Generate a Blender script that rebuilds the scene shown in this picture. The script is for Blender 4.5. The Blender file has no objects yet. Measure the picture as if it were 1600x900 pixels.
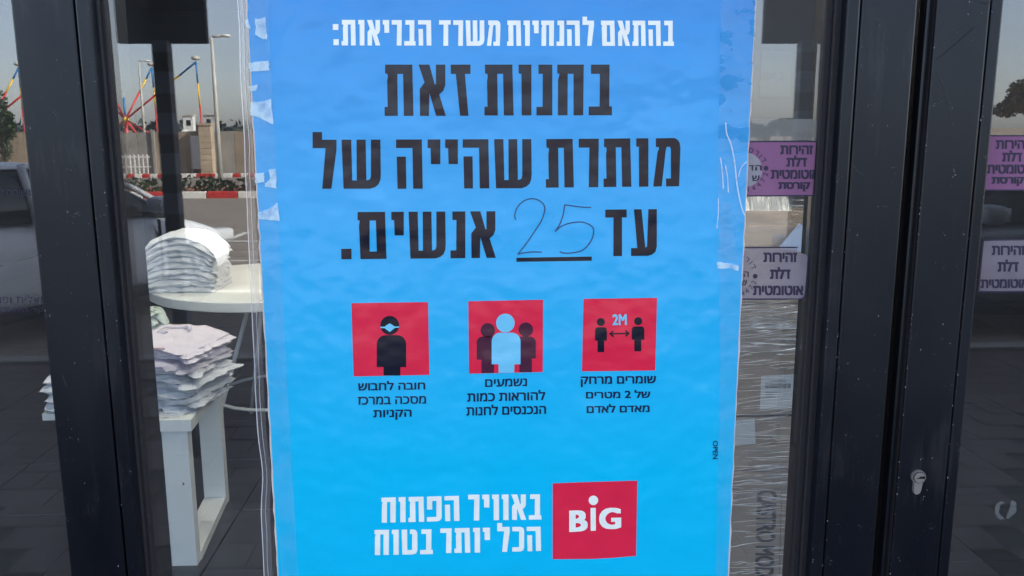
import bpy, bmesh, math, random
from mathutils import Vector, Matrix, noise
from mathutils.geometry import tessellate_polygon
random.seed(7)
sc = bpy.context.scene
COL = sc.collection
R = math.radians

# ---------------------------------------------------------------- camera
CAM = Vector((0.0, -1.075, 1.65))
F = 1343.0
yaw, pitch, roll = R(2.4), R(-10.5), 0.0036
fwd = Vector((math.sin(yaw)*math.cos(pitch), math.cos(yaw)*math.cos(pitch), math.sin(pitch)))
r0 = Vector((math.cos(yaw), -math.sin(yaw), 0)); u0 = r0.cross(fwd)
rgt = r0*math.cos(roll) - u0*math.sin(roll); upv = u0*math.cos(roll) + r0*math.sin(roll)
cam = bpy.data.objects.new('camera', bpy.data.cameras.new('camera')); COL.objects.link(cam)
cam.matrix_world = Matrix(((rgt.x, upv.x, -fwd.x, CAM.x), (rgt.y, upv.y, -fwd.y, CAM.y), (rgt.z, upv.z, -fwd.z, CAM.z), (0, 0, 0, 1)))
cam.data.lens = F/1600*36; cam.data.sensor_width = 36; cam.data.clip_start = 0.02; cam.data.clip_end = 3000
sc.camera = cam

# ---------------------------------------------------------------- sky, sun, exposure
SUN_EL, SUN_AZ = R(32), R(66)
w = bpy.data.worlds.new('World'); sc.world = w; w.use_nodes = True
sky = w.node_tree.nodes.new('ShaderNodeTexSky'); sky.sky_type = 'NISHITA'; sky.sun_disc = False
sky.sun_elevation = SUN_EL; sky.sun_rotation = SUN_AZ; sky.dust_density = .9; sky.air_density = 1.0; sky.ozone_density = 1.0
bg = w.node_tree.nodes['Background']; bg.inputs[1].default_value = 0.105
haze = w.node_tree.nodes.new('ShaderNodeMixRGB'); haze.blend_type = 'MULTIPLY'; haze.inputs[0].default_value = 1; haze.inputs[2].default_value = (.955, .975, 1.09, 1)
hs = w.node_tree.nodes.new('ShaderNodeHueSaturation'); hs.inputs['Saturation'].default_value = .55
w.node_tree.links.new(sky.outputs[0], hs.inputs['Color']); w.node_tree.links.new(hs.outputs[0], haze.inputs[1]); w.node_tree.links.new(haze.outputs[0], bg.inputs[0])
sun = bpy.data.objects.new('sun', bpy.data.lights.new('sun', 'SUN')); COL.objects.link(sun)
sun.data.energy = 5.0; sun.data.angle = R(0.5); sun.data.color = (1, 0.93, 0.82)
sd = Vector((math.sin(SUN_AZ)*math.cos(SUN_EL), math.cos(SUN_AZ)*math.cos(SUN_EL), math.sin(SUN_EL)))
sun.rotation_euler = sd.to_track_quat('Z', 'Y').to_euler(); sun.location = (10, 10, 20)
sc.view_settings.view_transform = 'Standard'; sc.view_settings.look = 'None'
sc.view_settings.exposure = 2.1; sc.view_settings.gamma = 1
try:
    sc.cycles.use_denoising = True; sc.cycles.transparent_max_bounces = 24; sc.cycles.max_bounces = 10
except Exception: pass

# ---------------------------------------------------------------- layout helpers: a sight line to a plane
def ray(px, py): return (fwd*F + rgt*(px-800) - upv*(py-450)).normalized()
def W(px, py, y=0.0):
    d = ray(px, py); t = (y-CAM.y)/d.y; return CAM + d*t
def V(px, py, dist):           # a thing across the street, dist metres from the eye by way of the glass
    p = W(px, py, CAM.y+dist); return Vector((p.x, -p.y, p.z))
def G(px, py):                 # a spot on the street seen by way of the glass
    d = ray(px, py); t = -CAM.z/d.z; p = CAM+d*t; return Vector((p.x, -p.y, 0))

# ---------------------------------------------------------------- materials
def lin(c): return tuple(((v/255)/12.92 if v/255 <= .04045 else (((v/255)+.055)/1.055)**2.4) for v in c)
def newmat(name):
    m = bpy.data.materials.new(name); m.use_nodes = True; nt = m.node_tree
    return m, nt, nt.nodes, nt.links, nt.nodes['Principled BSDF']
def noisetex(nt, scale, detail=3, vec=None, rough=.55):
    n = nt.nodes.new('ShaderNodeTexNoise'); n.inputs['Scale'].default_value = scale; n.inputs['Detail'].default_value = detail
    n.inputs['Roughness'].default_value = rough
    if vec: nt.links.new(vec, n.inputs['Vector'])
    return n
def posvec(nt, scale=(1, 1, 1)):
    g = nt.nodes.new('ShaderNodeNewGeometry'); mp = nt.nodes.new('ShaderNodeMapping')
    mp.inputs['Scale'].default_value = scale; nt.links.new(g.outputs['Position'], mp.inputs['Vector']); return mp.outputs[0]
def objvec(nt, scale=(1, 1, 1)):
    g = nt.nodes.new('ShaderNodeTexCoord'); mp = nt.nodes.new('ShaderNodeMapping')
    mp.inputs['Scale'].default_value = scale; nt.links.new(g.outputs['Object'], mp.inputs['Vector']); return mp.outputs[0]
def ramp(nt, fac, stops):
    r = nt.nodes.new('ShaderNodeValToRGB'); e = r.color_ramp.elements
    e[0].position, e[1].position = stops[0][0], stops[-1][0]
    e[0].color = (*stops[0][1], 1); e[1].color = (*stops[-1][1], 1)
    for p, c in stops[1:-1]: k = e.new(p); k.color = (*c, 1)
    nt.links.new(fac, r.inputs[0]); return r.outputs[0]
def bump(nt, p, h, strength, dist=.01):
    b = nt.nodes.new('ShaderNodeBump'); b.inputs['Strength'].default_value = strength; b.inputs['Distance'].default_value = dist
    nt.links.new(h, b.inputs['Height']); nt.links.new(b.outputs[0], p.inputs['Normal']); return b
def plain(name, col, rough=.6, var=.15, scale=8, metal=0, bmp=0, bscale=60, space='pos', spec=.5, stretch=(1, 1, 1)):
    m, nt, N, L, p = newmat(name)
    v = posvec(nt, stretch) if space == 'pos' else objvec(nt, stretch)
    n = noisetex(nt, scale, 5, v)
    lo = tuple(max(0, c*(1-var)) for c in col); hi = tuple(min(1, c*(1+var)) for c in col)
    L.new(ramp(nt, n.outputs[0], [(.3, lo), (.7, hi)]), p.inputs['Base Color'])
    p.inputs['Roughness'].default_value = rough; p.inputs['Metallic'].default_value = metal
    p.inputs['Specular IOR Level'].default_value = spec
    if bmp:
        n2 = noisetex(nt, bscale, 4, v); bump(nt, p, n2.outputs[0], bmp)
    return m

def frame_metal():
    m, nt, N, L, p = newmat('anthracite_paint'); v = posvec(nt)
    n = noisetex(nt, 5, 6, v); base = ramp(nt, n.outputs[0], [(.35, (.0022, .0036, .0068)), (.65, (.0045, .0062, .0105))])
    sp = noisetex(nt, 420, 2, v); sp2 = noisetex(nt, 45, 3, v)
    mul = N.new('ShaderNodeMath'); mul.operation = 'MULTIPLY'; L.new(sp.outputs[0], mul.inputs[0]); L.new(sp2.outputs[0], mul.inputs[1])
    fac = ramp(nt, mul.outputs[0], [(.445, (0, 0, 0)), (.47, (1, 1, 1))])
    mx = N.new('ShaderNodeMixRGB'); L.new(fac, mx.inputs[0]); L.new(base, mx.inputs[1]); mx.inputs[2].default_value = (.14, .14, .15, 1)
    sc1 = noisetex(nt, 5, 8, posvec(nt, (9, 9, .8)), .8); sc2 = noisetex(nt, 6, 3, v)
    mu2 = N.new('ShaderNodeMath'); mu2.operation = 'MULTIPLY'; L.new(sc1.outputs[0], mu2.inputs[0]); L.new(sc2.outputs[0], mu2.inputs[1])
    f2 = ramp(nt, mu2.outputs[0], [(.30, (0, 0, 0)), (.42, (.5,)*3)])
    mx2 = N.new('ShaderNodeMixRGB'); L.new(f2, mx2.inputs[0]); L.new(mx.outputs[0], mx2.inputs[1]); mx2.inputs[2].default_value = (.035, .036, .040, 1)
    L.new(mx2.outputs[0], p.inputs['Base Color'])
    rg = noisetex(nt, 9, 5, posvec(nt, (1, 1, .3)))
    L.new(ramp(nt, rg.outputs[0], [(.3, (.22,)*3), (.7, (.42,)*3)]), p.inputs['Roughness'])
    p.inputs['IOR'].default_value = 1.43; p.inputs['Specular Tint'].default_value = (.82, .92, 1, 1)
    b1 = noisetex(nt, 900, 2, v); bump(nt, p, b1.outputs[0], .10, .001)
    return m
def glass(name='coated_glass', r0=.09, tint=(.90, .94, .95), haze=.014):
    m, nt, N, L, p = newmat(name); N.remove(p)
    out = N['Material Output']
    tr = N.new('ShaderNodeBsdfTransparent'); tr.inputs[0].default_value = (*tint, 1)
    gl = N.new('ShaderNodeBsdfGlossy'); gl.inputs['Roughness'].default_value = 0.0; gl.inputs[0].default_value = (.97, .98, 1, 1)
    df = N.new('ShaderNodeBsdfDiffuse'); df.inputs[0].default_value = (.6, .6, .6, 1)
    lw = N.new('ShaderNodeLayerWeight')
    pw = N.new('ShaderNodeMath'); pw.operation = 'POWER'; pw.inputs[1].default_value = 5; L.new(lw.outputs['Facing'], pw.inputs[0])
    ma = N.new('ShaderNodeMath'); ma.operation = 'MULTIPLY_ADD'; ma.inputs[1].default_value = 1-r0; ma.inputs[2].default_value = r0; L.new(pw.outputs[0], ma.inputs[0])
    mix = N.new('ShaderNodeMixShader'); L.new(ma.outputs[0], mix.inputs[0]); L.new(tr.outputs[0], mix.inputs[1]); L.new(gl.outputs[0], mix.inputs[2])
    # thin film of dust and a few splashes
    v = posvec(nt); a = noisetex(nt, 3.5, 6, posvec(nt, (1, 1, .45))); b = noisetex(nt, 260, 2, v)
    fa = ramp(nt, a.outputs[0], [(.35, (haze*.4,)*3), (.75, (haze*2.4,)*3)])
    fb = ramp(nt, b.outputs[0], [(.735, (0, 0, 0)), (.76, (.16,)*3)])
    ad = N.new('ShaderNodeMath'); ad.operation = 'ADD'; L.new(fa, ad.inputs[0]); L.new(fb, ad.inputs[1])
    m2 = N.new('ShaderNodeMixShader'); L.new(ad.outputs[0], m2.inputs[0]); L.new(mix.outputs[0], m2.inputs[1]); L.new(df.outputs[0], m2.inputs[2])
    L.new(m2.outputs[0], out.inputs[0]); return m
def film(name, col, opacity, rough=.12, gloss=.08, lo=.4, hi=.6, scale=30, stretch=(1, 1, 1), bmp=.0, bscale=40, base_op=0.0, bst=(1, 1, 1)):
    """clear plastic: see-through, glossy, cloudy where the noise is high"""
    m, nt, N, L, p = newmat(name); N.remove(p); out = N['Material Output']
    tr = N.new('ShaderNodeBsdfTransparent'); tr.inputs[0].default_value = (.97, .97, .97, 1)
    gl = N.new('ShaderNodeBsdfGlossy'); gl.inputs['Roughness'].default_value = rough
    df = N.new('ShaderNodeBsdfDiffuse'); df.inputs[0].default_value = (*col, 1)
    if bmp:
        n2 = noisetex(nt, bscale, 5, posvec(nt, bst)); b = N.new('ShaderNodeBump'); b.inputs['Strength'].default_value = bmp; b.inputs['Distance'].default_value = .01
        L.new(n2.outputs[0], b.inputs['Height']); L.new(b.outputs[0], gl.inputs['Normal'])
    m1 = N.new('ShaderNodeMixShader'); m1.inputs[0].default_value = gloss; L.new(tr.outputs[0], m1.inputs[1]); L.new(gl.outputs[0], m1.inputs[2])
    n = noisetex(nt, scale, 6, posvec(nt, stretch))
    f = ramp(nt, n.outputs[0], [(lo, (base_op,)*3), (hi, (opacity,)*3)])
    m3 = N.new('ShaderNodeMixShader'); L.new(f, m3.inputs[0]); L.new(m1.outputs[0], m3.inputs[1]); L.new(df.outputs[0], m3.inputs[2])
    L.new(m3.outputs[0], out.inputs[0]); return m
def print_mat(name, col, col_top=None, rough=.2):
    """glossy print: paint colour, coat shared by sheet and letters"""
    m, nt, N, L, p = newmat(name)
    v = posvec(nt)
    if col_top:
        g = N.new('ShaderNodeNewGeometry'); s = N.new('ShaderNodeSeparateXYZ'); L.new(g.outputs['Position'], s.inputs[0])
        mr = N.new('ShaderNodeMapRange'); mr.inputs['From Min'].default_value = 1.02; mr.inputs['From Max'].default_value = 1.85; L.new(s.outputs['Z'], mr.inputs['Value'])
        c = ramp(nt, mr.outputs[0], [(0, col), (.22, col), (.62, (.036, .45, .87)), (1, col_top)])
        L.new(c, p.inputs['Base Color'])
    else:
        n = noisetex(nt, 40, 4, v); c = ramp(nt, n.outputs[0], [(.3, tuple(x*.96 for x in col)), (.7, tuple(min(1, x*1.03) for x in col))]); L.new(c, p.inputs['Base Color'])
    p.inputs['Roughness'].default_value = rough; p.inputs['IOR'].default_value = 1.47
    n1 = noisetex(nt, 12, 2, posvec(nt, (1, 1, 1.3))); n2 = noisetex(nt, 70, 2, v)
    rv = noisetex(nt, 7, 4, posvec(nt, (1, 1, .8))); L.new(ramp(nt, rv.outputs[0], [(.3, (rough*.6,)*3), (.7, (rough*1.5,)*3)]), p.inputs['Roughness'])
    ad = N.new('ShaderNodeMath'); ad.operation = 'MULTIPLY_ADD'; ad.inputs[1].default_value = .06; L.new(n2.outputs[0], ad.inputs[0]); L.new(n1.outputs[0], ad.inputs[2])
    bump(nt, p, ad.outputs[0], .27, .016)
    return m

M = {}
M['frame'] = frame_metal()
M['frame_inner'] = plain('dark_inner_frame', (.012, .015, .020), .5, .2)
M['gasket'] = plain('black_rubber', (.006, .007, .010), .55, .3, 200, bmp=.3, bscale=500)
M['seam'] = plain('joint_black', (.002, .002, .003), .9)
M['glass'] = glass()
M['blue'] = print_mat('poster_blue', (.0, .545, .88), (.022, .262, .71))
M['paper'] = plain('torn_paper_edge', (.75, .66, .62), .9, .1, 300)
M['p_white'] = print_mat('print_white', (.90, .97, .90))
M['p_black'] = print_mat('print_black', (.004, .008, .022)); M['p_black'].node_tree.nodes['Principled BSDF'].inputs['IOR'].default_value = 1.42
M['p_grey'] = print_mat('print_grey_purple', (.075, .018, .045))
M['p_red'] = print_mat('print_red', (.80, .022, .07))
M['p_icon'] = print_mat('print_pale_blue', (.18, .62, .88))
M['pen'] = plain('blue_pen', (.02, .06, .16), .5)
M['navy'] = print_mat('print_navy', (.008, .018, .07))

# ---------------------------------------------------------------- object helpers
def T(o, label=None, cat=None, group=None, kind=None):
    if label: o['label'] = label
    if cat: o['category'] = cat
    if group: o['group'] = group
    if kind: o['kind'] = kind
    return o
def empty(name, loc, label, cat, group=None):
    o = bpy.data.objects.new(name, None); o.empty_display_size = .05; COL.objects.link(o); o.location = loc
    return T(o, label, cat, group)
def link(name, verts, faces, mat, parent=None, smooth=False, origin=None):
    me = bpy.data.meshes.new(name)
    verts = [Vector(v) for v in verts]
    pl = world_loc(parent) if parent else Vector((0, 0, 0))
    if origin is not None: org = Vector(origin)
    elif parent: org = pl
    else: org = Vector((0, 0, 0))
    me.from_pydata([tuple(v-org) for v in verts], [], faces); me.validate(); me.update()
    if isinstance(mat, (list, tuple)):
        for x in mat: me.materials.append(x)
    else: me.materials.append(mat)
    if smooth:
        for p in me.polygons: p.use_smooth = True
    o = bpy.data.objects.new(name, me); COL.objects.link(o)
    if parent: o.parent = parent; o.location = org-pl
    else: o.location = org
    return o
def world_loc(o):
    v = Vector((0, 0, 0))
    while o is not None: v += o.location; o = o.parent
    return v
class MB:
    def __init__(s): s.v = []; s.f = []
    def add(s, vs, fs):
        k = len(s.v); s.v += [Vector(x) for x in vs]; s.f += [tuple(i+k for i in f) for f in fs]; return s
    def box(s, x0, x1, y0, y1, z0, z1):
        return s.add([(x0, y0, z0), (x1, y0, z0), (x1, y1, z0), (x0, y1, z0), (x0, y0, z1), (x1, y0, z1), (x1, y1, z1), (x0, y1, z1)],
                     [(0, 3, 2, 1), (4, 5, 6, 7), (0, 1, 5, 4), (1, 2, 6, 5), (2, 3, 7, 6), (3, 0, 4, 7)])
    def bevel_box(s, x0, x1, y0, y1, z0, z1, b=.003):
        bm = bmesh.new(); bmesh.ops.create_cube(bm, size=1)
        for v in bm.verts: v.co = Vector(((x0+x1)/2+v.co.x*(x1-x0), (y0+y1)/2+v.co.y*(y1-y0), (z0+z1)/2+v.co.z*(z1-z0)))
        bmesh.ops.bevel(bm, geom=bm.edges[:], offset=b, segments=2, profile=.5, affect='EDGES')
        bm.verts.ensure_lookup_table(); s.add([v.co.copy() for v in bm.verts], [tuple(v.index for v in f.verts) for f in bm.faces]); bm.free(); return s
    def tube(s, pts, r, n=8, r2=None):
        pts = [Vector(p) for p in pts]; rings = []; k0 = len(s.v)
        for i, p in enumerate(pts):
            a = (pts[min(i+1, len(pts)-1)]-pts[max(i-1, 0)]).normalized()
            x = a.orthogonal().normalized() if i == 0 else (x - a*x.dot(a)).normalized()
            y = a.cross(x); rr = r if r2 is None else r+(r2-r)*i/(len(pts)-1)
            s.v += [p+(x*math.cos(2*math.pi*j/n)+y*math.sin(2*math.pi*j/n))*rr for j in range(n)]
        for i in range(len(pts)-1):
            for j in range(n):
                a = k0+i*n+j; b = k0+i*n+(j+1) % n; s.f.append((a, b, b+n, a+n))
        s.f.append(tuple(k0+j for j in range(n))[::-1]); s.f.append(tuple(k0+(len(pts)-1)*n+j for j in range(n))); return s
    def ball(s, c, r, n=10, sz=1, jit=0):
        bm = bmesh.new(); bmesh.ops.create_icosphere(bm, subdivisions=2, radius=1)
        c = Vector(c)
        vs = []
        for v in bm.verts:
            q = v.co.copy(); q *= 1+jit*noise.noise(q*2+c); vs.append(c+Vector((q.x*r, q.y*r, q.z*r*sz)))
        s.add(vs, [tuple(v.index for v in f.verts) for f in bm.faces]); bm.free(); return s
    def build(s, name, mat, parent=None, smooth=False, origin=None): return link(name, s.v, s.f, mat, parent, smooth, origin)

def poly2d(loops, fn, mb):
    """flat outline(s) in 2D mapped by fn to 3D, filled, holes allowed"""
    flat = [p for l in loops for p in l]
    tris = tessellate_polygon([[Vector((x, y, 0)) for x, y in l] for l in loops])
    vs = [fn(x, y) for x, y in flat]; fs = []
    for t in tris:
        a, b, c = [Vector(flat[i]) for i in t]
        fs.append(tuple(t) if (b-a).cross(c-a) > 0 else (t[0], t[2], t[1]))
    mb.add(vs, fs)
def quad_map(tl, tr, br, bl, y):
    P = [W(*q, y) for q in (tl, tr, br, bl)]
    def f(u, v):
        top = P[0].lerp(P[1], u); bot = P[3].lerp(P[2], u); return bot+(top-bot)*v
    return f
def px_poly(pts, y, mb, hole=None):
    loops = [[(W(a, b, y).x, W(a, b, y).z) for a, b in l] for l in ([pts]+([hole] if hole else []))]
    poly2d(loops, lambda x, z: Vector((x, y, z)), mb); return mb
def disc(cx, cy, r, y, mb, n=28, sx=1):
    return px_poly([(cx+r*sx*math.cos(-2*math.pi*i/n), cy+r*math.sin(-2*math.pi*i/n)) for i in range(n)], y, mb)

# ---------------------------------------------------------------- condensed headline letters (outlines, unit cap height)
GL = {
 'ת': (.57, [[(0,0),(.26,0),(.25,.82),(.365,.82),(.38,0),(.57,0),(.545,1),(.01,1),(.01,.825),(.05,.825),(.066,.78),(.05,.68),(.06,.175),(0,.175)]]),
 'ח': (.52, [[(.01,0),(.2,0),(.205,.82),(.32,.82),(.32,0),(.51,0),(.52,1),(0,1),(0,.83),(.045,.82),(.015,.70)]]),
 'נ': (.31, [[(0,0),(.31,0),(.31,1),(.04,1),(.04,.82),(.125,.82),(.12,.17),(0,.17)]]),
 'ו': (.25, [[(.06,0),(.25,0),(.25,1),(0,1),(0,.83),(.055,.82)]]),
 'ב': (.46, [[(0,0),(.46,0),(.455,.175),(.405,.175),(.41,1),(.045,1),(.045,.82),(.22,.82),(.215,.175),(0,.175)]]),
 'ז': (.39, [[(.185,0),(.35,0),(.28,.82),(.39,.82),(.39,1),(0,1),(0,.82),(.10,.82)]]),
 'א': (.54, [[(.03,0),(.205,0),(.215,.45),(.35,0),(.54,0),(.41,.42),(.49,.49),(.53,.6),(.53,1),(.345,1),(.345,.62),(.32,.62),(.215,1),(0,1),(.12,.655),(.025,.53)]]),
 'ה': (.545, [[(.35,0),(.545,0),(.525,1),(0,1),(0,.83),(.335,.83)], [(.03,0),(.21,0),(.2,.655),(.015,.655)]]),
 'י': (.26, [[(.07,.5),(.26,.5),(.26,1),(0,1),(0,.83),(.06,.82)]]),
 'ש': (.775, [[(.04,0),(.56,0),(.66,.03),(.73,.09),(.765,.18),(.775,.3),(.765,1),(.58,1),(.58,.25),(.56,.19),(.49,.17),(.475,1),(.295,1),(.3,.17),(.21,.17),(.19,1),(0,1)]]),
 'ל': (.47, [[(.19,0),(.37,0),(.47,.8),(.47,1),(.185,1),(.185,1.155),(0,1.155),(0,.83),(.255,.83)]]),
 'מ': (.56, [[(0,0),(.175,0),(.255,.73),(.275,.82),(.345,.82),(.365,.78),(.365,.165),(.265,.165),(.265,0),(.535,0),(.56,.8),(.545,.90),(.51,.96),(.44,1),(.055,1),(.055,.82),(.11,.82),(.12,.78),(.09,.72)]]),
 'ר': (.41, [[(.205,0),(.40,0),(.41,1),(0,1),(0,.82),(.22,.82)]]),
 'ד': (.48, [[(.18,0),(.375,0),(.375,.83),(.48,.83),(.48,1),(0,1),(0,.83),(.185,.83)]]),
 'ע': (.58, [[(0,0),(.38,0),(.48,.03),(.55,.09),(.58,.2),(.58,1),(.39,1),(.36,.2),(.32,.18),(.235,1),(.065,1),(.14,.17),(0,.17)]]),
 'ם': (.6, [[(.06,0),(.6,0),(.57,1),(0,1),(0,.83),(.045,.82),(.03,.70)], [(.25,.16),(.25,.82),(.38,.82),(.4,.16)]]),
 'פ': (.53, [[(0,0),(.36,0),(.46,.03),(.52,.10),(.53,.18),(.53,1),(0,1),(0,.48),(.19,.48),(.19,.82),(.34,.82),(.34,.18),(0,.18)]]),
 'כ': (.45, [[(0,0),(.3,0),(.41,.04),(.45,.15),(.45,.85),(.41,.96),(.3,1),(0,1),(0,.82),(.26,.82),(.26,.18),(0,.18)]]),
 'ט': (.57, [[(.03,0),(.4,0),(.52,.04),(.57,.15),(.57,.85),(.53,.96),(.45,1),(.3,1),(.3,.82),(.38,.82),(.38,.18),(.21,.18),(.2,1),(0,1)]]),
}
def headline(word, tl, tr, br, bl, y, mb):
    s = word[::-1]; gap = .10
    tot = sum(GL[c][0] for c in s)+gap*(len(s)-1); f = quad_map(tl, tr, br, bl, y); x = 0
    for c in s:
        w_, loops = GL[c]
        if c == 'ם': poly2d([[((x+a)/tot, b) for a, b in l] for l in loops], f, mb)
        else:
            for l in loops: poly2d([[((x+a)/tot, b) for a, b in l]], f, mb)
        x += w_+gap
def stroke(pts, wpx, mat, name='pen_stroke', y=0.0, parent=None, sm=8):
    P = [Vector((a, b_)) for a, b_ in pts]; Q = []
    for i in range(len(P)-1):
        p0, p1, p2, p3 = P[max(i-1, 0)], P[i], P[i+1], P[min(i+2, len(P)-1)]
        for k in range(sm):
            t = k/sm; Q.append(.5*((2*p1)+(p2-p0)*t+(2*p0-5*p1+4*p2-p3)*t*t+(3*p1-p0-3*p2+p3)*t**3))
    Q.append(P[-1]); m_ = MB()
    for i, q in enumerate(Q):
        d = (Q[min(i+1, len(Q)-1)]-Q[max(i-1, 0)]).normalized(); nn = Vector((-d.y, d.x))*wpx/2*(1+.2*noise.noise(Vector((i*.4, 3, wpx))))
        if i in (0, len(Q)-1): nn *= .5
        m_.v += [W(*(q+nn), y), W(*(q-nn), y)]
        if i: k = 2*i; m_.f.append((k-2, k-1, k+1, k))
    return m_.build(name, M[mat], parent)
# ---------------------------------------------------------------- small lettering from Blender's built-in font
_tc = {}
def glyphs(body, bold=.02, space=1.0):
    k_ = (body, space)
    if k_ in _tc: return _tc[k_]
    cu = bpy.data.curves.new('t', 'FONT'); cu.body = body; cu.space_character = space
    ob = bpy.data.objects.new('t', cu); COL.objects.link(ob); bpy.context.view_layer.update()
    dg = bpy.context.evaluated_depsgraph_get(); cv = ob.evaluated_get(dg).to_curve(dg)
    loops = []
    for sp in cv.splines:
        bz = sp.bezier_points; L_ = []
        for i in range(len(bz)):
            a, b = bz[i], bz[(i+1) % len(bz)]
            straight = (a.handle_right-a.co).cross(b.co-a.co).length < 1e-4 and (b.handle_left-b.co).cross(b.co-a.co).length < 1e-4
            if straight: L_.append((a.co.x, a.co.y))
            else:
                for k in range(4):
                    t = k/4; q = a.co*(1-t)**3+a.handle_right*3*t*(1-t)**2+b.handle_left*3*t*t*(1-t)+b.co*t**3; L_.append((q.x, q.y))
        if len(L_) > 2: loops.append(L_)
    ob.to_curve_clear(); bpy.data.objects.remove(ob); bpy.data.curves.remove(cu)
    area = lambda L_: sum(L_[i][0]*L_[(i+1) % len(L_)][1]-L_[(i+1) % len(L_)][0]*L_[i][1] for i in range(len(L_)))/2
    def inside(p, L_):
        c = False
        for i in range(len(L_)):
            (x1, y1), (x2, y2) = L_[i], L_[(i+1) % len(L_)]
            if (y1 > p[1]) != (y2 > p[1]) and p[0] < (x2-x1)*(p[1]-y1)/(y2-y1)+x1: c = not c
        return c
    big = max(loops, key=lambda L_: abs(area(L_))); sg = 1 if area(big) > 0 else -1
    vs, out, dep = [], [], []
    holes = [L_ for L_ in loops if any(K is not L_ and area(K)*area(L_) < 0 and all(inside(p, K) for p in L_) for K in loops)]
    outers = [L_ for L_ in loops if not any(L_ is h for h in holes)]
    for n_, L_ in enumerate(outers):
        hs = [h for h in holes if inside(h[0], L_)]; k0 = len(vs); flat = [p for l in [L_]+hs for p in l]
        for t in tessellate_polygon([[Vector((x, y, 0)) for x, y in l] for l in [L_]+hs]):
            a, b, c = [Vector(flat[i]) for i in t]; f = tuple(t) if (b-a).cross(c-a) >= 0 else (t[0], t[2], t[1]); out.append(tuple(i+k0 for i in f))
        vs += flat; dep += [n_ % 3]*len(flat)
    x0 = min(v[0] for v in vs); x1 = max(v[0] for v in vs); y0 = min(v[1] for v in vs); y1 = max(v[1] for v in vs)
    vs = [((a-x0)/(x1-x0), (b-y0)/(y1-y0), d) for (a, b), d in zip(vs, dep)]
    _tc[k_] = (vs, out, (x1-x0)/(y1-y0)); return _tc[k_]
def heb(s): return s[::-1]
def small(body, fn, mb, bold=.02, space=1.0):
    vs, fs, asp = glyphs(body, bold, space)
    offs = [(0, 0)] if bold <= 0 else [(dx, dz) for dx in (-1, 0, 1) for dz in (-.6, .6)]
    wx = bold*.85/asp; wz = bold*.85      # heavier strokes: stacked, shifted copies a hair apart in depth
    for i, (dx, dz) in enumerate(offs):
        mb.add([fn(a*(1-2*wx)+wx+dx*wx, b*(1-2*wz)+wz+dz*wz)+Vector((0, -.00004*i-.000012*d, 0)) for a, b, d in vs], fs)
def small_px(body, x0, x1, ytl, ytr, ybr, ybl, y, mb, bold=.02, space=1.0):
    small(body, quad_map((x0, ytl), (x1, ytr), (x1, ybr), (x0, ybl), y), mb, bold, space)

# ================================================================ SETTING: ground, street
def sheet(name, x0, x1, y0, y1, z, mat, nx=1, ny=1):
    vs = [(x0+(x1-x0)*i/nx, y0+(y1-y0)*j/ny, z) for j in range(ny+1) for i in range(nx+1)]
    fs = [(j*(nx+1)+i, j*(nx+1)+i+1, (j+1)*(nx+1)+i+1, (j+1)*(nx+1)+i) for j in range(ny) for i in range(nx)]
    return T(link(name, vs, fs, mat), kind='structure')
M['soil'] = plain('dry_soil', (.26, .20, .14), .95, .3, .25, bmp=.3, bscale=6)
M['asphalt'] = plain('sun_bleached_asphalt', (.25, .21, .175), .9, .12, 1.2, bmp=.3, bscale=180)
M['paver'] = plain('concrete_paver', (.090, .064, .060), .8, .25, 5, bmp=.5, bscale=90)
M['joint'] = plain('sand_joint', (.02, .019, .018), .95, .2)
M['linepaint'] = plain('road_paint', (.70, .69, .64), .7, .12, 20)
M['concrete'] = plain('kerb_concrete', (.32, .30, .27), .85, .15, 10)
M['kwhite'] = plain('kerb_white', (.78, .76, .70), .7, .1, 12)
M['kred'] = plain('kerb_red', (.55, .035, .03), .7, .15, 12)
sheet('ground', -900, 900, -1500, 600, -.16, M['soil'])
sheet('road', -60, 60, -21.6, -5.25, -.10, M['asphalt'])
sheet('far_road', -60, 60, -31.6, -25.2, -.10, M['asphalt'])
pav = sheet('pavement', -12, 12, -5.1, .06, -.012, M['joint'])
mb = MB().box(-12, 12, -5.25, -5.1, -.16, .004); T(mb.build('kerb', M['concrete']), kind='structure')
# paver bricks where the glass shows them
paver_me = None
def paver_at(x, y, rz=0.0):
    global paver_me
    if paver_me is None:
        b = MB().bevel_box(-.147, .147, -.097, .097, -.05, 0, .004); o = b.build('paver', M['paver']); paver_me = o.data
    else:
        o = bpy.data.objects.new('paver', paver_me); COL.objects.link(o)
    o.parent = pav; o.location = (x, y, random.uniform(.0, .005)); o.rotation_euler = (random.uniform(-.006, .006), random.uniform(-.006, .006), rz)
n = 0
for j in range(25):
    y = -.30-j*.2
    for i in range(-16, 17):
        x = i*.3+(.15 if j % 2 else 0)
        D = -y+1.075; px = 744+F*x/D
        vis = (px < 130 or 225 < px < 450 or px > 1480) and px > -60 and px < 1680
        if vis and y > -5.0 and y < -1.4 and n < 300: paver_at(x, y); n += 1
mb = MB()
for j in range(0, 26):
    y = -.10-j*.2
    for i in range(-40, 41):
        x = i*.3+(.15 if j % 2 else 0)
        D = -y+1.075; px = 744+F*x/D
        vis = (px < 130 or 225 < px < 450 or px > 1480) and px > -60 and px < 1680
        if not (vis and y > -5.0 and y < -1.4) and y > -5.05: mb.box(x-.147, x+.147, y-.097, y+.097, -.05, random.uniform(0, .004))
o = mb.build('paver_field', M['paver'], pav); o['kind'] = 'stuff'
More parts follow.
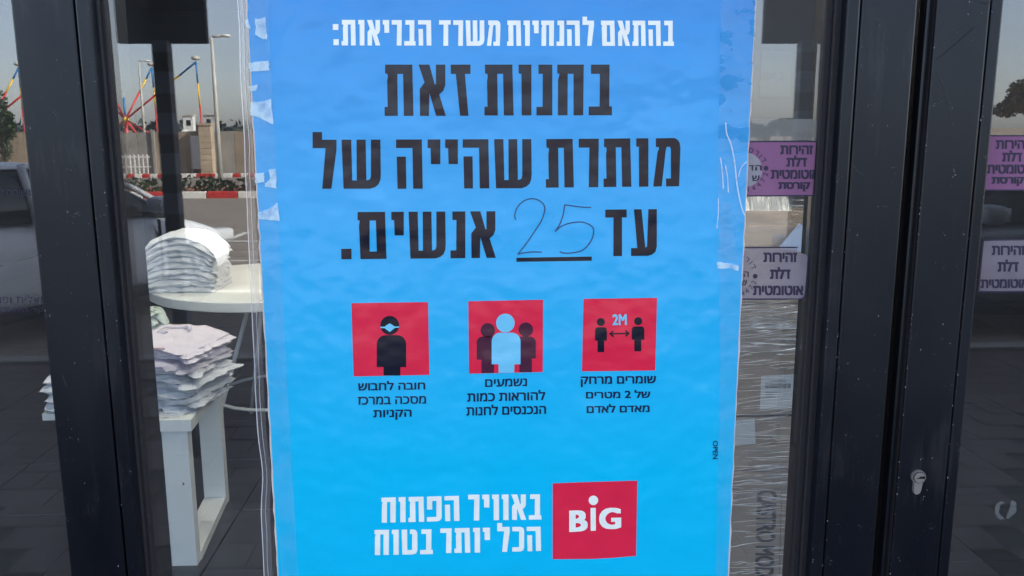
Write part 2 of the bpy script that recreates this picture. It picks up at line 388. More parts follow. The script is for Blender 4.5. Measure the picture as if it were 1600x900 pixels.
# painted marks on the road
def stripe(a, b, wd):
    a, b = Vector(a), Vector(b); d = (b-a).normalized(); nn = Vector((-d.y, d.x, 0))*wd/2
    k = MB().add([a-nn, b-nn, b+nn, a+nn], [(0, 1, 2, 3)])
    if (b-a).cross(nn).z < 0: k.f = [(3, 2, 1, 0)]
    return k
def road_line(pa, pb, wd):
    a, b = G(*pa), G(*pb); a.z = b.z = -.094; k = stripe(a, b, wd); T(k.build('road_marking', M['linepaint']), kind='structure')
road_line((180, 443), (520, 441), .14)
road_line((330, 397), (520, 396), .10)
road_line((300, 368), (520, 367), .12)
road_line((352, 367), (386, 354), .12)
# far kerbs painted red and white: each block a piece
def kerb_row(y, z1, segs, dpt, name_label):
    root = empty('painted_kerb', (segs[0][0], y, -.1), name_label, 'kerb', 'red and white kerbs across the road')
    me = {}
    for x0, x1, c in segs:
        b = MB().bevel_box(x0+.01, x1-.01, y-dpt/2, y+dpt/2, -.16, z1, .02); b.build('kerb_block', M['kred'] if c else M['kwhite'], root)
def segs(y, edges, start):
    D = -y+1.075; xs = [W(e, 300, CAM.y+D).x for e in edges]; L = xs[1]-xs[0]
    out = []; c = start
    for a, b in zip(xs, xs[1:]): out.append((a, b, c)); c = 1-c
    x = xs[-1]
    while x < 26: out.append((x, x+L, c)); x += L; c = 1-c
    x = xs[0]; c = 1-start
    while x > -24: out.insert(0, (x-L, x, c)); x -= L; c = 1-c
    return out
kerb_row(-21.7, .07, segs(-21.7, [323, 372, 410], 1), .18, 'near red and white painted kerb in front of the low hedge')
kerb_row(-31.8, .04, segs(-31.8, [249, 261, 309, 338, 366], 1), .2, 'far red and white painted kerb at the foot of the fence')
# planted strip between the kerbs
M['redsoil'] = plain('red_soil', (.34, .13, .08), .95, .25, 3)
sheet('planting_strip', -60, 60, -25.2, -21.8, -.04, M['redsoil'])
M['leaf'] = plain('hedge_leaf', (.045, .085, .03), .7, .5, 4)
M['leaf_dark'] = plain('dark_leaf', (.07, .115, .05), .7, .5, 4)
M['leaf_dry'] = plain('dry_leaf', (.13, .10, .05), .8, .4, 3)
M['bark'] = plain('bark', (.12, .09, .06), .9, .3, 10)
def leaves(mb, c, rad, nn, size):
    c = Vector(c)
    for _ in range(nn):
        d = Vector((random.gauss(0, 1), random.gauss(0, 1), random.gauss(0, 1))).normalized()
        r = random.random()**.4; p = c+Vector((d.x*rad[0], d.y*rad[1], d.z*rad[2]))*r
        a = Vector((random.uniform(-1, 1), random.uniform(-1, 1), random.uniform(-1, 1))).normalized(); b = a.orthogonal().normalized()
        s = size*random.uniform(.5, 1.3); mb.add([p-a*s, p+b*s*.6, p+a*s, p-b*s*.6], [(0, 1, 2, 3)])
mb = MB()
x = -24
while x < 26:
    leaves(mb, (x, -23.0+random.uniform(-.3, .3), .12), (.9, .8, .25+random.uniform(0, .12)), 130, .09); x += .9
T(mb.build('low_hedge', M['leaf']), 'low green hedge growing between the two painted kerbs', 'hedge', kind='stuff')

def tree(base, h, crown, label, mat='leaf', group=None, nn=1500, size=.16, clumps=9, trunk_r=.12):
    bx, by, bz = base; root = empty('tree', (bx, by, bz), label, 'tree', group)
    tk = MB().tube([(bx, by, bz), (bx+.1, by, bz+h*.3), (bx-.05, by+.05, bz+h*.6)], trunk_r, 8, trunk_r*.5)
    cr = MB(); cc = Vector((bx, by, bz+h-crown[2]))
    for k in range(clumps):
        a = random.uniform(0, 6.28); rr = random.random()**.5*.75
        c = cc+Vector((math.cos(a)*crown[0]*rr, math.sin(a)*crown[1]*rr, random.uniform(-.6, .65)*crown[2]))
        tk.tube([(bx, by, bz+h*.45), (Vector((bx, by, bz+h*.55))+c)/2, c], trunk_r*.4, 5, trunk_r*.12)
        leaves(cr, c, (crown[0]*.42, crown[1]*.42, crown[2]*.4), nn//clumps, size)
    tk.build('trunk', M['bark'], root, True); cr.build('crown', M[mat], root); return root

# fence and things beyond it
M['wallbeige'] = plain('weathered_fence_sheet', (.34, .27, .20), .9, .3, 1.4, bmp=.3, bscale=10)
M['wallgrey'] = plain('grey_fence_sheet', (.30, .28, .25), .9, .25, 1.4)
M['pillar'] = plain('sandstone_pillar', (.48, .38, .27), .9, .2, 2)
M['whitep'] = plain('white_painted', (.75, .75, .73), .6, .06, 3)
M['galv'] = plain('galvanised_pole', (.52, .50, .45), .5, .12, 4)
FY = -33.4
def fx(px): return W(px, 230, CAM.y-FY+1.075-1.075+0).x
D_F = -FY+1.075
def FX(px): return W(px, 230, CAM.y+D_F).x
def FZ(py): return V(330, py, D_F).z
root = empty('fence', (FX(180), FY, -.16), 'weathered beige sheet fence behind the far painted kerb', 'fence')
x = FX(-220); i = 0
while x < FX(760):
    wd = .62; m_ = M['wallbeige'] if (i*7) % 5 in (0, 1, 3) else M['wallgrey']
    top = FZ(206)+random.uniform(-.04, .04)
    MB().box(x, x+wd-.02, FY-.03+random.uniform(-.01, .01), FY+.02, -.16, top).build('fence_panel', m_, root)
    if i % 3 == 0: MB().box(x-.06, x+.05, FY+.03, FY+.12, -.16, top+.08).build('post', M['concrete'], root)
    x += wd; i += 1
a, b = FX(319), FX(338)
root = empty('gate_pillar', (FX(328), FY+.4, -.16), 'tall sandstone gate pillar beside the fence', 'pillar')
for k in range(9):
    z0 = -.16+k*.22; MB().bevel_box(a+random.uniform(-.01, .01), b, FY+.18, FY+.62, z0, z0+.214, .015).build('stone', M['pillar'], root)
MB().box(a-.04, b+.04, FY+.14, FY+.66, 1.82, 1.9).build('cap', M['pillar'], root)
root = empty('white_gate', (FX(309), FY+.3, -.16), 'narrow white metal gate left of the sandstone pillar', 'gate')
MB().box(FX(302), FX(315), FY+.2, FY+.24, .15, FZ(212)).build('gate_leaf', M['whitep'], root)
MB().box(FX(300.5), FX(301.6), FY+.2, FY+.26, -.16, FZ(208)).build('post', M['galv'], root)
root = empty('railing', (FX(205), FY+.9, -.16), 'white metal railing with thin bars in front of the fence', 'railing')
for z in (.25, .62): MB().box(FX(150), FX(246), FY+.88, FY+.92, z, z+.05).build('rail', M['whitep'], root)
x = FX(150)
while x < FX(246): MB().box(x, x+.03, FY+.87, FY+.93, -.16, .74).build('bar', M['whitep'], root); x += .16
# street lamps
def lamp(base_px, top_py, dist, r, label, arm=(0, 0), bend=False):
    p = V(base_px, 300, dist); zt = V(base_px, top_py, dist).z
    root = empty('street_lamp', (p.x, p.y, -.16), label, 'street lamp', 'street lamps across the road')
    MB().tube([(p.x, p.y, -.16), (p.x, p.y, zt)], r, 10, r*.6).build('pole', M['galv'], root, True)
    if arm[0]:
        MB().tube([(p.x, p.y, zt-.02), (p.x+arm[0]*.6, p.y, zt+arm[1])], r*.5, 8).build('arm', M['galv'], root, True)
        MB().ball((p.x+arm[0]*.85, p.y, zt+arm[1]), abs(arm[0])*.3, sz=.35).build('lamp_head', M['whitep'], root, True)
    return root
lamp(346, 57, 30, .09, 'tall street lamp with one arm right of the colourful ride', (.55, .02))
lamp(233, 95, 45, .07, 'thin street lamp pole standing through the colourful ride', (.5, .0))
# bungee trampoline rides: steel arms painted red, yellow and blue
M['r_red'] = plain('ride_red', (.70, .05, .04), .45, .08); M['r_yel'] = plain('ride_yellow', (.85, .55, .04), .45, .08); M['r_blu'] = plain('ride_blue', (.02, .17, .42), .45, .08)
RD = 62.0
def arm3(root, a, b, r, split=(.55, .78), name='arm', cols=('r_red', 'r_yel', 'r_blu')):
    a, b = Vector(a), Vector(b); c1, c2 = a.lerp(b, split[0]), a.lerp(b, split[1])
    o = MB().tube([a, c1], r, 8).build(name, M[cols[0]], root, True)
    MB().tube([c1, c2], r*.98, 8).build('yellow_section', M[cols[1]], o, True)
    MB().tube([c2, b], r*.95, 8).build('blue_section', M[cols[2]], o, True)
def ride(dx, label, full=True):
    P = lambda x, y, d=0: V(x+dx, y, RD+d)
    hub = P(196, 187); root = empty('bungee_trampoline', (hub.x, hub.y, -.16), label, 'fairground ride', 'colourful rides beyond the fence')
    MB().tube([(hub.x, hub.y, -.16), hub], .13, 8).build('mast', M['r_red'], root, True)
    MB().tube([hub, hub+Vector((0, 0, 1.5))], .08, 8).build('mast_tip', M['r_blu'], root, True)
    MB().ball(hub, .22).build('hub', M['r_yel'], root, True)
    tips = [P(237, 106, 1.5), P(306, 97, -3), P(160, 120, -2), P(120, 105, 2)]
    feet = [P(249, 236, 1.5), P(319, 234, -3), P(150, 236, -2), P(108, 238, 2)]
    for t, f in zip(tips, feet):
        arm3(root, hub, t, .07, (.52, .78)); f.z = -.16; arm3(root, f, t, .06, (.55, .78), 'leg')
        MB().ball(t+Vector((0, 0, .25)), .3, sz=.5).build('winch', M['galv'], root, True)
    for q in (P(272, 230, -3), P(232, 232, 3), P(150, 225, 2)):
        MB().tube([hub, q], .075, 8).build('brace', M['r_red'], root, True)
    # round trampoline bed at each foot
    for t in tips[:2]:
        MB().tube([(t.x+.9*math.cos(k*.5), t.y+.9*math.sin(k*.5), .75) for k in range(14)], .04, 6).build('bed_ring', M['r_blu'], root, True)
ride(0, 'red yellow and blue bungee ride with raised arms left of the dark column')
ride(-208, 'red yellow and blue bungee ride partly hidden by the green tree at the left')
# far buildings, tanks, tree line
M['hazy'] = plain('far_building', (.50, .50, .50), .9, .1, .2)
M['hazytree'] = plain('far_trees', (.10, .13, .13), .95, .3, .1)
def far_box(px0, px1, py, dist, depth, label, nm='building', mat='whitep'):
    a, b = V(px0, py, dist), V(px1, py, dist); root = empty(nm, ((a.x+b.x)/2, a.y, -.16), label, 'building')
    MB().box(a.x, b.x, a.y-depth, a.y, -.16, a.z).build('wall', M[mat], root)
    MB().box(a.x-.2, b.x+.2, a.y-depth-.2, a.y+.2, a.z, a.z+.25).build('roof', M['galv'], root)
    k = a.x+.6
    while k < b.x-.9:
        o = MB().box(k, k+.7, a.y+.01, a.y+.05, a.z-1.6, a.z-.7).build('window', M['frame_inner'], root); k += 1.6
far_box(285, 301, 181, 150, 1.2, 'white building far off just right of the dark column')
far_box(317, 336, 180, 160, 1.2, 'pale building far off behind the sandstone pillar', mat='hazy')
p = V(290, 207, 90); MB().ball((p.x, p.y, 1.2), .55, jit=0).build('water_tank', M['whitep'], None, True, origin=(p.x, p.y, 1.2))
T(bpy.data.objects['water_tank'], 'small round white water tank above the fence', 'tank')
mb = MB(); x = -110
while x < 110:
    leaves(mb, (x, -190+random.uniform(-8, 8), .8), (4.5, 3, 1.6+random.uniform(0, 1.8)), 70, .9); x += 3
T(mb.build('tree_line', M['hazytree']), 'dark hazy line of far trees on the horizon', 'trees', kind='stuff')
p = V(14, 200, 34)
tree((p.x-.3, p.y, -.1), 3.4, (.55, .6, 1.5), 'slender dark green tree in the left window', 'leaf_dark', 'trees across the road', 2400, .07, 9, .05)
p = V(1612, 200, 60)
tree((p.x, p.y, -.1), 5.2, (2.4, 2.0, 1.45), 'brownish tree with a wide crown at the right edge', 'leaf_dry', 'trees across the road', 7000, .12, 14, .14)
p = V(1235, 200, 70)
for k, (px, hh) in enumerate(((1190, 2.1), (1225, 2.6), (1262, 2.3))):
    p = V(px, 200, 75)
    tree((p.x, p.y, -.1), hh, (1.5, 1.2, .8), ['low green shrub tree beside the poster edge', 'middle green shrub tree of the three on the right', 'green shrub tree nearest the right door frame'][k], 'leaf', 'low trees seen in the right of the door', 1200, .12, 8, .08)

# canopy columns with a dark square panel, standing on the pavement
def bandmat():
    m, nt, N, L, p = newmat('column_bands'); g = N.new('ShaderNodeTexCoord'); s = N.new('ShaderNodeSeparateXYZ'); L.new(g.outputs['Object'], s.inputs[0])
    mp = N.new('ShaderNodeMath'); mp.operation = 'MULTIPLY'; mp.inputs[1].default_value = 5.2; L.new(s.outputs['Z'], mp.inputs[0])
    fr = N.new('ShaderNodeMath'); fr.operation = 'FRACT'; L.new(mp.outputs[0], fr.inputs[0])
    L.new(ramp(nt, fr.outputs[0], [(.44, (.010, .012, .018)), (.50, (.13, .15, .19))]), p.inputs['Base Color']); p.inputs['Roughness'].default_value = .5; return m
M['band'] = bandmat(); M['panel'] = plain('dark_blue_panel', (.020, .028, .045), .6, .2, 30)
for px, lab in ((261.5, 'dark banded column with square panel left of the poster'), (1254, 'dark banded column with square panel right of the poster')):
    D = 4.3; p = W(px, 200, CAM.y+D); y = -p.y; zb = V(px, 67, D).z
    root = empty('canopy_column', (p.x, y, 0), lab, 'column', 'banded columns on the pavement')
    hw = 11.5/F*D
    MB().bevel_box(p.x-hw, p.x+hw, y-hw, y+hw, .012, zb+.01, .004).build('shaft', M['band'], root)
    MB().bevel_box(p.x-hw*1.7, p.x+hw*1.7, y-hw*1.7, y+hw*1.7, .004, .02, .003).build('base_plate', M['frame_inner'], root)
    MB().bevel_box(p.x-66/F*D, p.x+66/F*D, y-.05, y-.01, zb, zb+.62, .003).build('panel', M['panel'], root)

# ---------------------------------------------------------------- parked cars
M['carwhite'] = plain('car_white_paint', (.78, .80, .82), .3, .03, 2); M['cargrey'] = plain('car_grey_paint', (.24, .26, .28), .3, .03, 2)
M['carglass'] = plain('car_glass', (.012, .014, .016), .08, .1); M['tyre'] = plain('tyre_rubber', (.012, .012, .013), .85, .2, 30)
M['rim'] = plain('wheel_rim', (.35, .36, .38), .35, .1, metal=.8); M['trim'] = plain('black_trim', (.012, .013, .014), .6, .2)
M['lens'] = plain('headlamp_lens', (.6, .62, .65), .12, .05); M['redlens'] = plain('tail_lamp', (.35, .02, .02), .2, .1)
def car(loc, rz, paint, label):
    root = empty('parked_car', loc, label, 'car', 'cars parked along the pavement')
    # stations along the length: x, half width, sill z, belt z
    st = [(-2.02, .60, .45, .80), (-1.95, .76, .30, .95), (-1.6, .84, .24, 1.0), (-.9, .86, .2, .98), (0, .86, .2, .95), (.9, .85, .2, .93), (1.35, .83, .22, .86), (1.75, .78, .25, .74), (2.0, .66, .32, .62), (2.06, .5, .4, .52)]
    prof = [(-.0, 0), (-.72, 0), (-.98, .08), (-1.0, .35), (-1.0, .62), (-.97, .85), (-.90, 1.0), (-.45, 1.04), (0, 1.05)]
    def ring(x, hw, z0, z1):
        pts = [(x, hw*a, z0+(z1-z0)*b) for a, b in prof]; return pts+[(x, -q[1], q[2]) for q in pts[-2:0:-1]]
    def loft(st, ringf):
        m_ = MB(); n_ = None
        for s_ in st: r_ = ringf(*s_); n_ = len(r_); m_.v += [Vector(q) for q in r_]
        for i in range(len(st)-1):
            for j in range(n_): a = i*n_+j; b = i*n_+(j+1) % n_; m_.f.append((a, a+n_, b+n_, b))
        m_.f.append(tuple(range(n_))); m_.f.append(tuple((len(st)-1)*n_+j for j in range(n_))[::-1]); return m_
    def fin(m_, name, mat, par=root, smooth=True, sub=0):
        o = bpy.data.objects.new(name, bpy.data.meshes.new(name)); o.data.from_pydata([tuple(v) for v in m_.v], [], m_.f); o.data.materials.append(mat)
        if smooth:
            for p_ in o.data.polygons: p_.use_smooth = True
        COL.objects.link(o); o.parent = par
        if sub: md = o.modifiers.new('s', 'SUBSURF'); md.levels = sub; md.render_levels = sub
        return o
    body = fin(loft(st, ring), 'body', paint, sub=2)
    gp = [(-1.0, 0), (-.97, .3), (-.86, .85), (-.76, .98), (-.3, 1.0), (0, 1.0)]
    def gring(x, hw, z0, z1):
        pts = [(x, hw*a, z0+(z1-z0)*b) for a, b in gp]; return pts+[(x, -q[1], q[2]) for q in pts[-2::-1]]
    gst = [(-1.94, .70, .92, 1.02), (-1.92, .70, .92, 1.03), (-1.72, .76, .92, 1.32), (-1.3, .79, .92, 1.43), (-.5, .80, .92, 1.475), (.25, .80, .90, 1.44), (.75, .79, .9, 1.2), (1.20, .76, .86, .94), (1.24, .76, .86, .93)]
    fin(loft(gst, gring), 'window_glass', M['carglass'], sub=1)
    rst = [(-1.74, .70, 1.32, 1.355), (-1.3, .67, 1.425, 1.462), (-.5, .68, 1.47, 1.505), (.22, .67, 1.435, 1.468)]
    fin(loft(rst, lambda x, hw, a, b: [(x, -hw, a-.04), (x, -hw*.8, b), (x, hw*.8, b), (x, hw, a-.04), (x, hw*.8, a-.02), (x, -hw*.8, a-.02)]), 'roof', paint, sub=1)
    for s in (-1, 1):
        fin(MB().tube([(.2, s*.62, 1.44), (.72, s*.66, 1.22), (1.2, s*.72, .95)], .03, 6), 'pillar', paint)
        fin(MB().tube([(-.38, s*.68, 1.47), (-.36, s*.80, .96)], .035, 6), 'pillar', paint)
        fin(MB().tube([(-1.75, s*.68, 1.34), (-1.9, s*.76, .95)], .06, 6), 'pillar', paint)
        mr = fin(MB().bevel_box(.72, .90, s*.98-.11, s*.98+.11, .98, 1.13, .04), 'wing_mirror', paint)
        fin(MB().box(.70, .72, s*.98-.09, s*.98+.09, 1.0, 1.11), 'mirror_glass', M['lens'], mr)
        fin(MB().bevel_box(-.28, -.08, s*.862-.025, s*.862+.025, .80, .84, .01), 'door_handle', M['trim'])
        fin(MB().bevel_box(-1.25, -1.05, s*.862-.025, s*.862+.025, .82, .86, .01), 'door_handle', M['trim'])
        fin(MB().box(-.37, -.36, s*.86-.015, s*.86+.015, .28, .94), 'door_gap', M['trim'])
        fin(MB().box(.86, .87, s*.85-.018, s*.85+.018, .28, .90), 'door_gap', M['trim'])
        fin(MB().box(-1.2, 1.2, s*.86-.02, s*.86+.02, .2, .30), 'sill_trim', M['trim'])
        fin(MB().bevel_box(1.72, 2.0, s*.60-.13, s*.60+.13, .56, .70, .04), 'headlight', M['lens'])
        fin(MB().bevel_box(-2.02, -1.86, s*.64-.1, s*.64+.1, .70, .98, .03), 'tail_light', M['redlens'])
        for x in (-1.28, 1.27):
            t_ = MB(); nn = 24
            for k in range(nn):
                a = 2*math.pi*k/nn
                for (rr, yy) in ((.20, .10), (.30, .11), (.315, .06), (.315, -.08), (.20, -.1)): t_.v.append(Vector((x+rr*math.cos(a), s*(.76+yy), .315+rr*math.sin(a))))
            for k in range(nn):
                for q in range(4): a = k*5+q; b = ((k+1) % nn)*5+q; t_.f.append((a, b, b+1, a+1))
            wh = fin(t_, 'wheel', M['tyre'])
            r_ = MB(); r_.tube([(x, s*.74, .315), (x, s*.845, .315)], .06, 10)
            for k in range(8):
                a = k*math.pi/4; r_.tube([(x, s*.84, .315), (x+.2*math.cos(a), s*.85, .315+.2*math.sin(a))], .022, 5)
            fin(r_, 'rim', M['rim'], wh)
    fin(MB().bevel_box(2.02, 2.07, -.26, .26, .34, .44, .01), 'number_plate', M['whitep'])
    fin(MB().bevel_box(2.0, 2.06, -.4, .4, .46, .54, .01), 'grille', M['trim'])
    root.rotation_euler = (0, 0, rz); return root
p = V(215, 380, 6.6)
car((-4.22, -6.99, -.1), R(-62), M['carwhite'], 'white hatchback parked nose away at the left of the poster')
p = V(1620, 400, 7.2)
car((p.x+.1, p.y-.55, -.1), R(180), M['cargrey'], 'grey car parked at the right end of the pavement')

# ================================================================ BUILDING: interior and facade
M['floor'] = plain('shop_floor', (.022, .026, .034), .35, .2, 3); M['walld'] = plain('shop_wall', (.03, .035, .04), .8, .1, 2); M['facade'] = plain('facade_cladding', (.30, .31, .33), .7, .1, 1.5)
T(MB().box(-6, 6, .06, 11, -.2, -.012).build('shop_floor', M['joint']), kind='structure')
fl = bpy.data.objects['shop_floor']; tile_me = None
for i in range(-3, 4):
    for j in range(0, 8):
        b = MB().bevel_box(-.297, .297, -.297, .297, -.02, 0, .003)
        if tile_me is None: o = b.build('floor_tile', M['floor']); tile_me = o.data
        else: o = bpy.data.objects.new('floor_tile', tile_me); COL.objects.link(o)
        o.parent = fl; o.location = (i*.6-.15, .42+j*.6, -.0005+random.uniform(0, .001))
sheet_f = MB(); 
for i in range(-10, 11):
    for j in range(0, 18):
        if not (-3 <= i <= 3 and j < 8) and -5.6 < i*.6-.15 < 5.6: sheet_f.box(i*.6-.447, i*.6+.147, .123+j*.6, .717+j*.6, -.02, 0)
o = sheet_f.build('floor_tiling', M['floor'], fl); o['kind'] = 'stuff'
T(MB().box(-6, 6, 11, 11.2, -.1, 3.2).build('shop_back_wall', M['walld']), kind='structure')
T(MB().box(-6.2, -6, .06, 11.2, -.1, 3.2).build('shop_side_wall', M['walld']), kind='structure')
T(MB().box(6, 6.2, .06, 11.2, -.1, 3.2).build('shop_side_wall', M['walld']), kind='structure')
T(MB().box(-6.2, 6.2, .06, 11.2, 3.2, 3.4).build('shop_ceiling', M['walld']), kind='structure')
m_, nt_, N_, L_, p_ = newmat('lamp_panel'); p_.inputs['Emission Color'].default_value = (1, .90, .76, 1); p_.inputs['Emission Strength'].default_value = 6.5; M['lamp'] = m_
for k, (lx, ly) in enumerate(((-1.4, 1.6), (-.2, 2.8), (1.15, .55), (-1.6, 3.8), (1.3, 3.6))):
    lr = empty('ceiling_light', (lx, ly, 3.2), ['nearest', 'middle', 'right front', 'left rear', 'right rear'][k]+' warm lit ceiling panel of the shop', 'ceiling light', 'lit panels on the shop ceiling')
    MB().bevel_box(lx-.62, lx+.62, ly-.17, ly+.17, 3.14, 3.2, .005).build('frame', M['frame_inner'], lr)
    MB().box(lx-.6, lx+.6, ly-.15, ly+.15, 3.13, 3.139).build('diffuser', M['lamp'], lr)
bw = empty('shop_building', (0, .1, 2.9), 'pale clad shop building above the glass doors', 'building')
MB().box(-9, 40, -.02, .4, 2.9, 12.4).build('wall', M['facade'], bw)
MB().box(-9, -5.2, -.02, .4, 0, 2.9).build('wall', M['facade'], bw); MB().box(5.2, 40, -.02, .4, 0, 2.9).build('wall', M['facade'], bw)
MB().box(-9, 40, .4, 11.4, 12.2, 12.4).build('roof', M['facade'], bw)
MB().box(-9, 40, 11.2, 11.4, 0, 12.2).build('wall', M['facade'], bw)
MB().box(-9, -8.8, .4, 11.2, 0, 12.2).build('wall', M['facade'], bw); MB().box(39.8, 40, .4, 11.2, 0, 12.2).build('wall', M['facade'], bw)

def X(px, y=0.0): return W(px, 450, y).x
ZB, ZT = .02, 2.9
YF = -.028   # front of the frames
def post(px0, px1, yf, root, name, yb=.03, mat='frame', bev=.0025):
    return MB().bevel_box(X(px0, yf), X(px1, yf), yf, yb, ZB, ZT, bev).build(name, M[mat], root)
# left fixed window: glass, post with a joint
lw = empty('side_window', (X(60), 0, 0), 'glass side window left of the first dark frame post', 'window')
MB().box(-5.2, X(68), .0, .008, ZB, ZT-.05).build('pane', M['glass'], lw)
post(63, 155.5, YF, lw, 'frame_post'); 
MB().box(X(155), X(158.5), YF+.006, .02, ZB, ZT).build('joint', M['seam'], lw)
for xx in (-2.2, -3.7, -5.15): MB().bevel_box(xx-.05, xx+.05, YF, .03, ZB, ZT, .003).build('mullion', M['frame'], lw)
# middle leaf
md = empty('glass_door', (X(700), 0, 0), 'glass door leaf that carries the blue poster', 'door', 'glass door leaves')
MB().box(X(198), X(1290), .0, .008, ZB+.06, ZT-.06).build('pane', M['glass'], md)
post(157.5, 180, YF-.0, md, 'door_stile')
MB().bevel_box(X(180, -.012), X(193, -.012), -.012, .03, ZB, ZT, .002).build('inner_profile', M['gasket'], md)
MB().bevel_box(X(193, -.006), X(202, -.006), -.006, .03, ZB, ZT, .002).build('glazing_gasket', M['gasket'], md)
MB().bevel_box(X(1264, -.006), X(1277, -.006), -.006, .03, ZB, ZT, .002).build('glazing_gasket', M['gasket'], md)
MB().bevel_box(X(1277, -.012), X(1296, -.012), -.012, .03, ZB, ZT, .002).build('inner_profile', M['gasket'], md)
post(1295.5, 1315.2, YF, md, 'door_stile'); post(1316.8, 1399, YF, md, 'door_stile')
MB().box(X(1314, YF), X(1318, YF), YF+.004, .02, ZB, ZT).build('joint', M['seam'], md)
MB().bevel_box(X(1399), X(1412), -.010, .03, ZB, ZT, .004).build('brush_seal', M['gasket'], md)
MB().box(X(198), X(1290), -.02, .03, ZB, ZB+.08).build('bottom_rail', M['frame'], md)
# right leaf
rd = empty('glass_door', (X(1560), 0, 0), 'glass door leaf with the key lock right of the gap', 'door', 'glass door leaves')
MB().box(X(1520), 2.15, .0, .008, ZB+.06, ZT-.06).build('pane', M['glass'], rd)
MB().bevel_box(X(1411, -.018), X(1425.5, -.018), -.020, .03, ZB, ZT, .003).build('seal_profile', M['frame'], rd)
post(1427, 1506.5, YF, rd, 'door_stile'); post(1508, 1526, YF, rd, 'door_stile')
MB().box(X(1425, YF), X(1428, YF), YF+.003, .02, ZB, ZT).build('joint', M['seam'], rd)
MB().box(X(1506, YF), X(1509, YF), YF+.003, .02, ZB, ZT).build('joint', M['seam'], rd)
MB().box(2.10, 2.2, YF, .03, ZB, ZT).build('door_stile', M['frame'], rd)
rw = empty('side_window', (3.5, 0, 0), 'glass side window beyond the right door leaf', 'window')
MB().box(2.2, 5.2, .0, .008, ZB, ZT-.05).build('pane', M['glass'], rw)
for xx in (3.7, 5.15): MB().bevel_box(xx-.05, xx+.05, YF, .03, ZB, ZT, .003).build('mullion', M['frame'], rw)
# lock cylinder
M['steel'] = plain('brushed_steel', (.29, .285, .27), .42, .08, 40, metal=.55, bmp=.1, bscale=300)
lk = W(1433.5, 744, YF); root_l = None
s_ = (lk-W(1432.5, 744, YF)).length
kx, kz = lk.x, lk.z
b = MB(); n_ = 28
out = [(math.cos(a)*10.7, math.sin(a)*10.7) for a in [R(-52+k*284/27) for k in range(28)]]
out = out+[(-6.3-.3, -22), (-5.2, -26), (-2.5, -27.6), (.5, -27.2), (3.6, -25.2), (4.8, -21)]
fr_ = [(kx+u*s_, kz+v*s_) for u, v in out]
b.add([Vector((u, YF-.0045, v)) for u, v in fr_]+[Vector((u, YF+.002, v)) for u, v in fr_], [tuple(range(len(fr_)))]+[(i, (i+1) % len(fr_), (i+1) % len(fr_)+len(fr_), i+len(fr_))[::-1] for i in range(len(fr_))])
lc = b.build('lock_cylinder', M['steel'], rd)
b = MB(); b.tube([(kx, YF-.0045, kz+.3*s_), (kx, YF-.0056, kz+.3*s_)], 9.2*s_, 26).build('plug_ring', M['frame_inner'], lc)
MB().tube([(kx, YF-.005, kz+.3*s_), (kx, YF-.0064, kz+.3*s_)], 8.2*s_, 26).build('plug', M['steel'], lc)
poly = [(-1.5, -1), (7, -1), (7, 2), (2.2, 2), (1.5, .9), (0, .7), (-6, -1.0)]
b = MB(); poly2d([[(kx+u*s_, kz+(v+.2)*s_) for u, v in [(-6, -1.1), (7.6, -1.6), (7.8, 2.6), (0, 2.2), (-1.2, .7)]]], lambda x, z: Vector((x, YF-.0067, z)), b); b.build('keyway', M['seam'], lc)

# paint chips along the edges, scratches
def chips(parent, edges, seed, cnt):
    rr = random.Random(seed); m_ = MB()
    for k in range(cnt):
        ex, spread = rr.choice(edges); py = rr.uniform(-10, 910) if rr.random() < .4 else rr.gauss(520, 170); ex = ex+rr.gauss(0, spread); sz = rr.choice((.35, .4, .5, .6, .9, 1.2))
        px_ = 826+(ex-826)*(1-(py-450)/7220)
        pts = [(px_+sz*rr.uniform(.4, 1)*math.cos(-a), py+sz*rr.uniform(.6, 1.7)*math.sin(-a)) for a in (0, 1.2, 2.4, 3.7, 5)]
        px_poly(pts, YF-.0004, m_)
    o_ = m_.build('paint_chips', M['chip'], parent); o_['kind'] = 'stuff'
M['chip'] = plain('bare_metal_chip', (.20, .20, .21), .6, .4, 300); M['scratch'] = plain('dark_scratch', (.001, .001, .002), .8); M['scuff'] = plain('pale_scuff', (.05, .052, .058), .7, .3, 200)
chips(lw, [(66, 1), (100, 22), (140, 12)], 3, 26); chips(md, [(158.5, .7), (178, 1), (1297, .8), (1315, .8), (1318, 1), (1350, 28)], 4, 80); chips(rd, [(1428, .6), (1428, .6), (1508, 1), (1470, 25)], 5, 70)
stroke([(1461, 95), (1480, 80), (1504, 59), (1523, 42)], .9, 'scratch', 'scratch', YF-.0004, rd, 3)
stroke([(1463, 110), (1476, 140), (1484, 178)], .6, 'scuff', 'scratch', YF-.0004, rd, 3)
stroke([(1531, 3), (1541, 6), (1552, 0)], 1.0, 'scratch', 'scratch', YF-.0004, rd, 3)
stroke([(1333, 258), (1341, 268), (1350, 274)], .6, 'scuff', 'scratch', YF-.0004, md, 3)
stroke([(97, 585), (101, 596), (104, 604)], .7, 'scuff', 'scratch', YF-.0004, lw, 3)
# second, inner pair of frames seen through the glass
ig = empty('inner_frame', (X(220, .09), .09, 0), 'dark inner frame posts standing just behind the door glass', 'frame')
MB().bevel_box(X(180, .06), X(233.5, .11), .06, .11, 0, ZT, .003).build('post', M['frame_inner'], ig)
MB().bevel_box(X(1265, .11), X(1320, .06), .06, .11, 0, ZT, .003).build('post', M['frame_inner'], ig)

